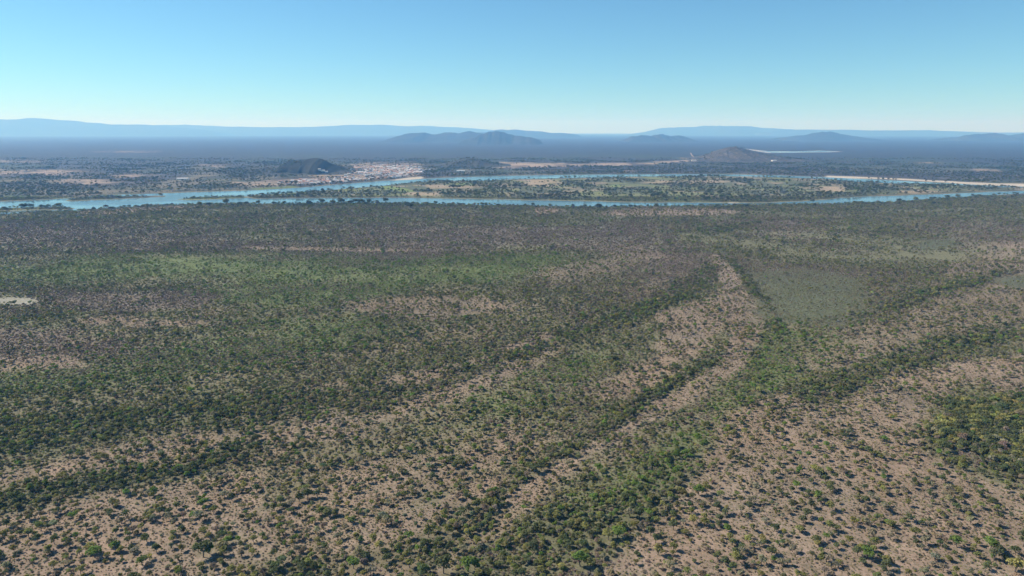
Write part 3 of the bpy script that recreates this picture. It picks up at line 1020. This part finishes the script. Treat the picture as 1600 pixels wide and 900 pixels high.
# trees that stand out in the photograph, each at the foot of its trunk: (x, y, size, palette index)
NOTABLE = [(317, 792, 1.15, 2), (362, 783, 1.15, 1), (149, 874, 1.6, 2), (144, 866, 1.3, 4), (180, 863, 1.1, 2), (230, 849, 1.15, 1), (318, 874, 1.7, 1), (327, 868, 1.4, 2),
           (244, 866, 1.0, 1), (271, 848, 1.0, 0), (58, 848, 1.0, 1), (86, 853, 1.0, 1), (205, 866, 1.0, 1), (320, 838, 1.05, 0), (357, 852, 1.1, 2), (48, 815, .95, 1), (173, 806, 1.0, 1),
           (221, 829, .95, 0), (10, 825, 1.0, 1), (276, 797, 1.0, 0), (266, 806, .95, 1), (723, 808, 1.1, 1), (729, 788, 1.15, 1), (746, 797, 1.2, 0), (693, 899, 1.8, 1), (731, 896, 1.6, 2),
           (741, 893, 1.3, 2), (669, 842, 1.3, 0), (700, 838, 1.3, 0), (640, 845, 1.2, 2), (604, 880, 1.2, 1), (552, 891, 1.3, 2), (640, 890, 1.1, 0), (593, 862, 1.1, 4), (480, 780, 1.2, 1),
           (467, 786, 1.3, 1), (497, 779, 1.2, 1), (576, 757, 1.0, 1), (640, 709, 1.0, 2), (674, 727, 1.2, 1), (660, 718, 1.2, 1), (1124, 817, 1.2, 1), (1135, 832, 1.15, 2), (1052, 831, 1.15, 1),
           (1083, 821, 1.2, 4), (1101, 824, 1.1, 0), (1289, 756, 1.0, 1), (1297, 767, 1.1, 0), (1267, 758, 1.0, 1), (1244, 766, 1.15, 2), (1305, 752, 1.0, 1), (1325, 765, 1.0, 1), (1559, 870, 1.3, 1),
           (1545, 862, 1.3, 2), (1597, 857, 2.0, 1), (1585, 896, 1.6, 4), (1351, 771, 1.0, 1), (1352, 790, 1.1, 1), (1380, 746, 1.1, 1), (1379, 752, 1.0, 2), (1266, 797, 1.25, 1), (1261, 811, 1.25, 1),
           (1475, 708, 1.5, 1), (1037, 812, 1.25, 1), (1017, 840, 1.25, 1), (1024, 851, 1.2, 1), (1027, 870, 1.4, 4), (965, 842, 1.7, 2), (950, 846, 1.5, 0), (907, 888, 1.6, 2), (922, 892, 1.4, 0),
           (1000, 812, 1.6, 1), (985, 811, 1.4, 3), (1092, 776, 1.3, 2), (1104, 774, 1.1, 0), (935, 739, 1.3, 2), (1055, 746, 1.3, 2), (1062, 752, 1.2, 0), (1100, 702, 1.3, 2), (1090, 692, 1.3, 2),
           (834, 742, 1.2, 1), (846, 738, 1.2, 1), (876, 705, 1.0, 2), (948, 716, 1.0, 1), (966, 725, 1.0, 1), (893, 783, 1.1, 2), (1170, 798, 1.1, 1), (1208, 748, 1.0, 1), (1296, 800, 1.1, 0),
           (1150, 884, 1.2, 0), (1205, 870, 1.1, 1), (1355, 876, 1.4, 2), (1340, 872, 1.2, 1), (1430, 840, 1.2, 0), (1495, 858, 1.2, 2), (1550, 790, 1.1, 1), (1480, 747, 1.0, 1), (1532, 746, 1.0, 1),
           (1557, 752, 1.0, 1), (1270, 690, 1.0, 1), (1320, 688, 1.0, 1), (1428, 692, 1.1, 1), (1336, 722, 1.1, 1), (1216, 732, 1.0, 1)]
NP_ = np.array([gp(a, b) for a, b, *_ in NOTABLE])
nz, _ = ground_height(NP_[:, 0], NP_[:, 1])
rn = np.random.default_rng(3)
nn = len(NOTABLE)
ncol = np.array([c_ for *_, c_ in NOTABLE])
PN = pack(NP_[:, 0], NP_[:, 1], nz, IDX['thorn_tree_0'] + rn.integers(0, len(TREES), nn), np.array([s_ for _, _, s_, _ in NOTABLE]) * 1.12, PAL[ncol] * (.8 + .25 * rn.random(nn))[:, None], rn)
PN['kind'] = np.full(nn, 2); PN['col'] = ncol
clear = np.ones(len(NEAR['pos']), bool)
for (a, b), (_, _, s_, _) in zip(NP_, NOTABLE):
    dd = np.hypot(NEAR['pos'][:, 0] - a, NEAR['pos'][:, 1] - b)
    clear &= ~((dd < 2.2 * s_) | ((dd < 3.6 * s_) & (NEAR['kind'] == 2)))
NEAR = merge(take(NEAR, clear), PN)

# ------------------------------------------------------------------ words for where a thing stands
ORD = ['first', 'second', 'third', 'fourth', 'fifth', 'sixth', 'seventh', 'eighth', 'ninth', 'tenth', 'eleventh', 'twelfth']


def order_words(i, n):
    if n == 1:
        return ''
    if i == 0:
        return ', leftmost of %s' % ('two' if n == 2 else 'these')
    if i == n - 1:
        return ', rightmost of %s' % ('two' if n == 2 else 'these')
    return ', %s from left' % (ORD[i] if i < 12 else 'further')


COLS = ['at far left', 'at left', 'left of centre', 'just left of centre', 'just right of centre', 'right of centre', 'at right', 'at far right']


def single_out(items):
    """items: list of (object, description, place words, px) -> labels that differ"""
    cells = {}
    for it in items:
        cells.setdefault((it[1], it[2]), []).append(it)
    for (desc, place), big in list(cells.items()):
        if len(big) > 11:
            big.sort(key=lambda t: -t[0].scale[2])
            h = len(big) // 2
            cells[('taller ' + desc, place)] = big[:h]
            cells[('shorter ' + desc, place)] = big[h:]
            del cells[(desc, place)]
    for (desc, place), lst in cells.items():
        lst.sort(key=lambda t: t[3])
        for i, it in enumerate(lst):
            it[0]['label'] = '%s %s%s' % (desc, place, order_words(i, len(lst)))


CN = ['olive', 'dark green', 'bright green', 'grey green', 'yellow green', 'grey brown', 'straw coloured']
px, py, dep = project(NEAR['pos'][:, 0], NEAR['pos'][:, 1], NEAR['pos'][:, 2])
inframe = (px > 4) & (px < 1596) & (py < 896)
used = np.zeros(len(px), bool)
look = NEAR['size'][:, 0] / dep


def row_words(y, edges, names):
    return names[int(np.searchsorted(edges, y))]


def pick_300(kind, factor):
    sc = np.where(inframe & (NEAR['kind'] == kind), look * factor, 0)
    return np.argsort(-sc)[:300]


items = []
sel = pick_300(2, 1)
used[sel] = True
ye = np.quantile(py[sel], [.1, .2, .3, .4, .5, .6, .7, .8, .9])
RN = ['in topmost band of trees', 'in second band from top', 'in third band from top', 'above middle distance scrub', 'in upper middle foreground', 'in middle foreground', 'in lower foreground', 'low in foreground', 'near bottom edge', 'along bottom edge']
for i in sel:
    t = bpy.data.objects.new('thorn_tree', None)
    t.empty_display_size = .5
    t.location = NEAR['pos'][i]; t.rotation_euler = NEAR['turn'][i]; t.scale = NEAR['size'][i]
    link(t)
    k_ = NEAR['pick'][i] - IDX['thorn_tree_0']
    link(bpy.data.objects.new('trunk', TREES[k_][0]), t)
    cr = link(bpy.data.objects.new('crown', TREES[k_][1]), t)
    cr['tint'] = [float(v) for v in NEAR['tint'][i]]
    tag(t, '', 'tree', 'thorn trees scattered over the near plain')
    items.append((t, '%s thorn tree' % CN[NEAR['col'][i]], row_words(py[i], ye, RN) + ' ' + COLS[min(7, int(px[i] / 200))], px[i]))
single_out(items)

items = []
sel = pick_300(1, 1)
used[sel] = True
ye = np.quantile(py[sel], [.1, .2, .3, .4, .5, .6, .7, .8, .9])
RN2 = ['in topmost bush band', 'in second bush band', 'in third bush band', 'above the middle bushes', 'in upper middle foreground', 'in middle foreground', 'in lower foreground', 'low in foreground', 'near bottom edge', 'along bottom edge']
for i in sel:
    o = bpy.data.objects.new('shrub', SHRUBS[NEAR['pick'][i] - IDX['shrub_0']])
    o.location = NEAR['pos'][i]; o.rotation_euler = NEAR['turn'][i]; o.scale = NEAR['size'][i]
    o['tint'] = [float(v) for v in NEAR['tint'][i]]
    link(o)
    tag(o, '', 'shrub', 'low shrubs on the near plain')
    items.append((o, 'low %s shrub' % CN[NEAR['col'][i]], row_words(py[i], ye, RN2) + ' ' + COLS[min(7, int(px[i] / 200))], px[i]))
single_out(items)

rest = ~used
scatter_stuff('low_scrub', 'mass of low grey green and leafless scrub covering the near plain', 'scrub', take({k: NEAR[k] for k in ('pos', 'pick', 'turn', 'size', 'tint')}, rest & (NEAR['kind'] != 2)))
scatter_stuff('thorn_woodland', 'countless small green thorn trees spread over the near plain', 'woodland', take({k: NEAR[k] for k in ('pos', 'pick', 'turn', 'size', 'tint')}, rest & (NEAR['kind'] == 2)))


# ------------------------------------------------------------------ trees along the river, on the island and around the town
def far_scatter():
    x, y, r = jitter_grid(-4600, 4600, 1750, 5200, 13, 9)
    rr = np.hypot(x, y)
    z, w = ground_height(x, y)
    c = cover_eval(x, y, True)
    isl = sdist(x, y, P_ISLAND)
    d_bank = -w
    beyond = (y > 2100) & (rr > 2150)
    grove = fbm(x, y, 110, 81, 4) - .5
    dens = np.where(isl > 0, .30 + grove * 2.4, .30 + grove * 1.5)
    dens = dens * (1 - np.clip(c['tan'] * 1.1, 0, 1)) * (1 - np.clip(c['lime'] * 1.1, 0, 1))
    dens = np.maximum(dens, np.where((d_bank > 8) & (d_bank < 60), .5 + grove, 0) * (1 - c['lime']))
    dens = np.maximum(dens, c['grove'] * .85)
    near_side = ~beyond & (isl <= 0)
    dens = np.where(near_side, np.where(d_bank < 160, .05 + .25 * (d_bank < 45) + c['ridge'] * .2, 0), dens)
    dens *= (1 - c['beach']) * (d_bank > 8) * (1 - sstep(4300, 5200, rr) * .6)
    keep = r.random(len(x)) < dens
    x, y, z, isl, rr = x[keep], y[keep], z[keep], isl[keep], rr[keep]
    n = len(x)
    for x0, x1, y0, y1, hf in HILLS:
        m = (x > x0) & (x < x1) & (y > y0) & (y < y1)
        if m.any():
            z[m] = np.maximum(z[m], hf(x[m], y[m]))
    ci = choose(r, np.stack([.8 + 0 * x, 1.0 + 0 * x, .15 + .1 * (isl > 0), .35 + 0 * x, 0 * x, .2 * (isl < 0), 0 * x], 1))
    tint = PAL[ci] * .62 * (.7 + .6 * r.random(n))[:, None]
    s = .28 + .6 * r.random(n) ** 2 + .15 * sstep(0, .3, grove[keep])
    pick = IDX['riverside_tree_0'] + (r.random(n) * 3).astype(int)
    P = pack(x, y, z, pick, s, tint, r)
    P['col'] = ci
    return P


FAR = far_scatter()
# big bank trees seen against the water, placed one by one
BANK = [(482, 321, 1.0), (503, 320, .9), (520, 320, 1.05), (533, 319.6, 1.0), (548, 319.5, .95), (556, 318.8, 1.15), (566, 318.6, 1.1), (577, 319, .9), (602, 317.8, .9),
        (468, 321, .8), (445, 321, .7), (428, 320.6, .7), (404, 319.6, .8), (385, 322, .8), (374, 321.8, .9), (354, 321, 1.15), (326, 322, .8), (312, 322.4, .9),
        (147, 329.6, .7), (92, 325.6, .95), (40, 325.8, .9), (34, 326.4, .8), (48, 326, .8), (8, 328, .7), (72, 326.4, .6), (64, 326.6, .5),
        (641, 326, 1.1), (636, 324, .9), (646, 319.6, .6), (668, 321, .6), (681, 321, .7), (718, 322, .6), (760, 322, .55), (778, 322.6, .6), (797, 323, .5),
        (833, 323, .6), (895, 324, .6), (914, 324.6, .6), (935, 328, 1.0), (960, 326, .6), (985, 326.6, .6), (1025, 324, .6), (1095, 323.4, .6), (1148, 322.6, .6),
        (1097, 311.6, 1.0), (1028, 308.8, 1.2), (1020, 309.6, 1.0), (1036, 310, 1.1), (985, 309, .8), (914, 312, .7), (775, 293, 1.0), (765, 294, .9), (782, 293.4, .9),
        (708, 294.6, 1.1), (715, 295.4, 1.0), (1270, 316.6, .7), (1405, 315.6, .7), (1430, 314.6, .8), (1455, 312.6, .8), (1480, 310.6, .9), (1496, 309.6, .8),
        (455, 288.6, 1.0), (462, 288.9, 1.0), (448, 288.4, .9), (492, 292, .9), (520, 287, .9), (532, 286.6, .9), (545, 285.6, .8)]
bx = np.array([gp(a, b) for a, b, s in BANK])
bz, _ = ground_height(bx[:, 0], bx[:, 1])
rb = np.random.default_rng(5)
nb = len(BANK)
PBK = pack(bx[:, 0], bx[:, 1], np.maximum(bz, 0), IDX['riverside_tree_0'] + rb.integers(0, 3, nb), np.array([s for *_, s in BANK]) * 1.5,
           PAL[np.where(rb.random(nb) < .8, 1, 0)] * (.5 + .25 * rb.random(nb))[:, None], rb)
PBK['col'] = np.where(PBK['tint'][:, 0] > PBK['tint'][:, 1], 0, 1)
items = []


def riverside(i, P, where, bp):
    t = bpy.data.objects.new('riverside_tree', None)
    t.location = P['pos'][i]; t.rotation_euler = P['turn'][i]; t.scale = P['size'][i]
    link(t)
    k_ = P['pick'][i] - IDX['riverside_tree_0']
    link(bpy.data.objects.new('trunk', BIGS[k_][0]), t)
    cr = link(bpy.data.objects.new('crown', BIGS[k_][1]), t)
    cr['tint'] = [float(v) for v in P['tint'][i]]
    tag(t, '', 'tree', 'big trees along the river')
    items.append((t, '%s river tree' % CN[P['col'][i]], where, bp))


COL16 = ['at far left edge', 'at far left', 'at left', 'left of the dark hill', 'under the dark hill', 'below the town', 'right of the town', 'left of centre',
         'at centre', 'right of centre', 'below the sandy hill', 'just right of sandy hill', 'at right', 'further right', 'at far right', 'at right edge']


def river_words(x, y):
    c = COL16[max(0, min(15, int(x / 100)))]
    if y > 317.3:
        return 'on the near bank ' + c
    if y > 296 or (y > 284 and x > 600):
        return 'on the island ' + c
    return 'on the far bank ' + c


for i in range(nb):
    riverside(i, PBK, river_words(BANK[i][0], BANK[i][1]), BANK[i][0])
fx, fy, fd = project(FAR['pos'][:, 0], FAR['pos'][:, 1], FAR['pos'][:, 2])
sc = np.where((fx > 5) & (fx < 1595), FAR['size'][:, 2] / fd, 0)
sel = np.argsort(-sc)[:300 - nb]
fm = np.ones(len(fx), bool); fm[sel] = False
for i in sel:
    riverside(i, FAR, river_words(fx[i], fy[i]), fx[i])
single_out(items)
scatter_stuff('riverside_woodland', 'groves of dark trees on the island and the far river bank', 'woodland', take({k: FAR[k] for k in ('pos', 'pick', 'turn', 'size', 'tint')}, fm))

# ------------------------------------------------------------------ the town
WALLS = [('white', (.78, .76, .72)), ('cream', (.66, .58, .46)), ('pink', (.62, .42, .35)), ('pale blue', (.45, .53, .62)), ('brick red', (.42, .22, .15))]
M_walls = [plain(n_.replace(' ', '_') + '_wall', c_, .85, .08, .4) for n_, c_ in WALLS]
M_tile = plain('clay_tiles', (.40, .24, .175), .9, .3, .5)
M_sheet = plain('grey_roof_sheet', (.50, .48, .46), .7, .2, .3)
M_dark = plain('dark_opening', (.03, .03, .035), .5, .1, 1)


def box_faces(V, F, I, x0, x1, y0, y1, z0, z1, mi, bottom=False):
    o = len(V)
    V += [(x0, y0, z0), (x1, y0, z0), (x1, y1, z0), (x0, y1, z0), (x0, y0, z1), (x1, y0, z1), (x1, y1, z1), (x0, y1, z1)]
    fs = [(0, 1, 5, 4), (1, 2, 6, 5), (2, 3, 7, 6), (3, 0, 4, 7), (4, 5, 6, 7)] + ([(3, 2, 1, 0)] if bottom else [])
    F += [tuple(a + o for a in f) for f in fs]; I += [mi] * len(fs)


def house_mesh(name, L, W, H, rise, mw, mr, storeys=1, nwin=3):
    V, F, I = [], [], []
    box_faces(V, F, I, -L / 2, L / 2, -W / 2, W / 2, -.6, H, 0)
    e = .5
    o = len(V)                                   # gabled roof with eaves and its thickness
    for dz in (0, .18):
        V += [(-L / 2 - e, -W / 2 - e, H - .12 + dz), (L / 2 + e, -W / 2 - e, H - .12 + dz), (L / 2 + e, 0, H + rise + dz), (-L / 2 - e, 0, H + rise + dz),
              (L / 2 + e, W / 2 + e, H - .12 + dz), (-L / 2 - e, W / 2 + e, H - .12 + dz)]
    for f in ((6, 7, 8, 9), (9, 8, 10, 11), (0, 3, 2, 1), (3, 5, 4, 2), (0, 1, 7, 6), (5, 11, 10, 4), (1, 2, 8, 7), (2, 4, 10, 8), (0, 6, 9, 3), (3, 9, 11, 5)):
        F.append(tuple(a + o for a in f)); I.append(1)
    o = len(V)                                   # gable ends
    V += [(-L / 2, -W / 2, H), (-L / 2, W / 2, H), (-L / 2, 0, H + rise), (L / 2, -W / 2, H), (L / 2, W / 2, H), (L / 2, 0, H + rise)]
    F += [(o, o + 2, o + 1), (o + 3, o + 4, o + 5)]; I += [0, 0]
    for s in range(storeys):
        zb = s * 3.0
        for k in range(nwin):
            xc = -L / 2 + (k + .5) * L / nwin
            for side in (-1, 1):
                ya, yb = (side * W / 2, side * (W / 2 + .06))
                if k == nwin // 2 and s == 0:
                    box_faces(V, F, I, xc - .5, xc + .5, min(ya, yb), max(ya, yb), 0, 2.1, 2)
                else:
                    box_faces(V, F, I, xc - .55, xc + .55, min(ya, yb), max(ya, yb), zb + 1.0, zb + 2.2, 2)
    me = bpy.data.meshes.new(name)
    me.from_pydata(V, [], F)
    for m in (mw, mr, M_dark):
        me.materials.append(m)
    me.polygons.foreach_set('material_index', I)
    me.update()
    return me


HOUSE = {}
for wi in range(5):
    for ri, mr in enumerate((M_tile, M_sheet)):
        for si, (L, W, H, rise, st, nw) in enumerate(((10, 8, 3.4, 1.8, 1, 3), (14, 9, 6.4, 2.0, 2, 4), (20, 12, 4.6, 2.2, 1, 5))):
            HOUSE[wi, ri, si] = house_mesh('house', L, W, H, rise, M_walls[wi], mr, st, nw)

town_px = [(430, 286), (470, 281.5), (520, 277), (545, 270), (535, 262), (545, 257.5), (600, 255), (660, 256), (700, 260), (770, 262), (770, 266), (700, 268), (668, 271), (640, 275.5),
           (600, 280), (570, 282.5), (530, 286.5), (490, 289), (440, 290.5), (405, 292.5)]
T = gpoly(town_px)
lo, hi = T.min(0), T.max(0)
rt = np.random.default_rng(77)
ang = math.radians(14)
cand = []
for a in np.arange(-2600, 2600, 15.0):
    for b in np.arange(-2600, 2600, 26.0):
        x_ = a * math.cos(ang) - b * math.sin(ang) - 600; y_ = a * math.sin(ang) + b * math.cos(ang) + 3500
        if lo[0] < x_ < hi[0] and lo[1] < y_ < hi[1]:
            cand.append((x_ + rt.normal() * 1.2, y_ + rt.normal() * 2))
cand = np.array(cand)
sd = sdist(cand[:, 0], cand[:, 1], T)
_, wr = ground_height(cand[:, 0], cand[:, 1])
hh = np.zeros(len(cand))
for x0, x1, y0, y1, hf in HILLS:
    m = (cand[:, 0] > x0) & (cand[:, 0] < x1) & (cand[:, 1] > y0) & (cand[:, 1] < y1)
    if m.any():
        hh[m] = np.maximum(hh[m], hf(cand[m, 0], cand[m, 1]))
ok = (sd > 5) & (wr < -30) & (hh < 10)
cand, hh = cand[ok], hh[ok]
cpx, cpy, _ = project(cand[:, 0], cand[:, 1], 0 * cand[:, 0])
core = np.exp(-((cpx - 605) / 60) ** 2 - ((cpy - 269) / 10) ** 2) + .75 * np.exp(-((cpx - 500) / 75) ** 2 - ((cpy - 284) / 6) ** 2) + .14
core *= .4 + fbm(cand[:, 0], cand[:, 1], 80, 91, 3)
ranked = np.argsort(-(core * rt.random(len(cand)) ** .8))
order = ranked[:290]
more_houses = ranked[290:560]
items = []
HROW = ['behind town', 'in upper town', 'in mid town', 'in lower town', 'near river']
he = np.quantile(cpy[order], [.2, .4, .6, .8]); hx = np.quantile(cpx[order], [.125, .25, .375, .5, .625, .75, .875])
HCOL = ['at its left end', 'left', 'inner left', 'just left of centre', 'just right of centre', 'inner right', 'right', 'at its right end']
for i in order:
    wi = int(rt.choice(5, p=[.56, .18, .12, .08, .06])); ri = int(rt.random() < .5); si = int(rt.choice(3, p=[.66, .2, .14]))
    o = bpy.data.objects.new('house', HOUSE[wi, ri, si])
    o.location = (cand[i, 0], cand[i, 1], max(0, hh[i]))
    o.rotation_euler = (0, 0, ang + (math.pi / 2 if rt.random() < .3 else 0) + rt.normal() * .04)
    link(o)
    tag(o, '', 'house', 'houses of the riverside town')
    roof = 'clay tiled' if ri == 0 else 'grey roofed'
    kind = ('cottage', 'two-storey house', 'long house')[si]
    items.append((o, '%s %s %s' % (roof, WALLS[wi][0], kind), row_words(cpy[i], he, HROW) + ' ' + row_words(cpx[i], hx, HCOL), cpx[i]))
single_out(items)

# the remaining houses of the town, a mass of small roofs
V, F, I = [], [], []
stuff_mats = M_walls + [M_tile, M_sheet, M_dark]
for i in more_houses:
    wi = int(rt.choice(5, p=[.56, .18, .12, .08, .06])); ri = int(rt.random() < .5); si = int(rt.choice(3, p=[.7, .2, .1]))
    src = HOUSE[wi, ri, si]
    a_ = ang + (math.pi / 2 if rt.random() < .3 else 0) + rt.normal() * .04
    ca, sa = math.cos(a_), math.sin(a_)
    o_ = len(V)
    V += [(cand[i, 0] + v.co.x * ca - v.co.y * sa, cand[i, 1] + v.co.x * sa + v.co.y * ca, v.co.z + max(0, hh[i])) for v in src.vertices]
    F += [tuple(k + o_ for k in p.vertices) for p in src.polygons]
    I += [(wi, 5 + ri, 7)[p.material_index] for p in src.polygons]
me = bpy.data.meshes.new('town_houses'); me.from_pydata(V, [], F)
for m in stuff_mats:
    me.materials.append(m)
me.polygons.foreach_set('material_index', I)
tag(setkind(link(bpy.data.objects.new('town_houses', me)), 'stuff'), 'mass of small white and clay roofed houses filling the riverside town', 'houses')


def place(o, px_, py_, rot=0, z=0):
    a, b = gp(px_, py_)
    o.location = (a, b, z); o.rotation_euler = (0, 0, rot)
    return o


# church with nave, tower and spire
ch = place(link(bpy.data.objects.new('church', None)), 617, 271.5, math.radians(20))
tag(ch, 'large white church with gabled nave and tower in the middle of the town', 'church')
link(bpy.data.objects.new('nave', house_mesh('nave', 34, 15, 9, 5, M_walls[0], M_tile, 1, 5)), ch)
V, F, I = [], [], []
box_faces(V, F, I, -22, -16.2, -3, 3, -.5, 17, 0)
for s_ in (-1, 1):
    box_faces(V, F, I, -20, -18.2, min(s_ * 3, s_ * 3.06), max(s_ * 3, s_ * 3.06), 12, 15, 1)
me = bpy.data.meshes.new('tower'); me.from_pydata(V, [], F); me.materials.append(M_walls[0]); me.materials.append(M_dark); me.polygons.foreach_set('material_index', I)
tw = link(bpy.data.objects.new('tower', me), ch)
me = bpy.data.meshes.new('spire'); me.from_pydata([(-22.3, -3.3, 17), (-15.9, -3.3, 17), (-15.9, 3.3, 17), (-22.3, 3.3, 17), (-19.1, 0, 22)], [], [(0, 1, 4), (1, 2, 4), (2, 3, 4), (3, 0, 4), (3, 2, 1, 0)])
me.materials.append(M_tile)
link(bpy.data.objects.new('spire', me), tw)


def hall(px_, py_, L, W, H, wi, mr, label, cat, rot=0.2, z=0):
    o = place(link(bpy.data.objects.new(cat.replace(' ', '_'), house_mesh('hall', L, W, H, W * .18, M_walls[wi], mr, 1, 6))), px_, py_, rot, z)
    tag(o, label, cat)
    return o


hall(653, 271, 42, 18, 7, 0, M_sheet, 'long white warehouse by the sandy beach at the right of the town', 'warehouse')
hall(566, 271, 36, 16, 7, 3, M_sheet, 'pale blue hall at the foot of the dark hill beside town', 'warehouse')
hall(592, 262, 44, 16, 6, 1, M_sheet, 'long cream shed behind the town', 'shed', .1)
hall(720, 268.2, 40, 12, 5, 0, M_sheet, 'white shed by the river right of the town', 'shed', .05)
hall(286, 280.6, 46, 14, 5, 0, M_sheet, 'long white farm shed on the far bank left of dark hill', 'shed', .1)
hall(1209, 253, 34, 16, 10, 0, M_sheet, 'white farm building below the sandy hill at right', 'farm building', .4)
hall(1084, 251.5, 30, 14, 5, 0, M_sheet, 'small white building on bare ground beside the dirt road', 'farm building', .1)


def on_slope(px_, py_):
    for D in np.arange(2600, 4200, 2.0):
        u = (px_ - 800) / FPX; v = (450 - py_) / FPX
        t = D / (CP + v * SP)
        x_, z_ = u * t, CAM_H + t * (-SP + v * CP)
        h = max(float(H[4](np.array([x_]), np.array([D]))[0]) for H in HILLS[:2])
        if h >= z_ or z_ <= 0:
            return x_, D, max(0.0, z_)
    return gp(px_, py_) + (0.0,)


for px_, py_, L_, W_, lab in ((503, 267.6, 26, 12, 'longest of the white buildings on the front slope of dark hill'), (499, 265.6, 12, 9, 'small white house highest on the front slope of the dark hill'),
                              (510, 269.4, 14, 10, 'small white house right of the long one on the dark hill')):
    o = link(bpy.data.objects.new('hill_house', house_mesh('hill_house', L_, W_, 5, 1.8, M_walls[0], M_sheet, 1, 4)))
    o.location = on_slope(px_, py_); o.rotation_euler = (0, 0, .2)
    tag(o, lab, 'house')

# ------------------------------------------------------------------ haze
HX, HY0, HY1, HZ0, HZ1 = 51000, -51000, 51000, -4.5, 820
V = [(-HX, HY0, HZ0), (HX, HY0, HZ0), (HX, HY1, HZ0), (-HX, HY1, HZ0), (-HX, HY0, HZ1), (HX, HY0, HZ1), (HX, HY1, HZ1), (-HX, HY1, HZ1)]
me = bpy.data.meshes.new('haze')
me.from_pydata(V, [], [(3, 2, 1, 0), (4, 5, 6, 7), (0, 1, 5, 4), (1, 2, 6, 5), (2, 3, 7, 6), (3, 0, 4, 7)])
m = bpy.data.materials.new('haze'); m.use_nodes = True
nt = m.node_tree
nt.nodes.remove(nt.nodes['Principled BSDF'])
pv = nt.nodes.new('ShaderNodeVolumePrincipled')
pv.inputs['Density'].default_value = HAZE_DENSITY
pv.inputs['Color'].default_value = (*HAZE_COLOUR, 1)
pv.inputs['Absorption Color'].default_value = (1, 1, 1, 1)
pv.inputs['Anisotropy'].default_value = 0.1
nt.links.new(pv.outputs[0], nt.nodes['Material Output'].inputs['Volume'])
me.materials.append(m)
setkind(link(bpy.data.objects.new('haze', me)), 'stuff')
print('plants', len(NEAR['pos']), len(FAR['pos']), 'tree/shrub kinds', np.bincount(NEAR['kind']))
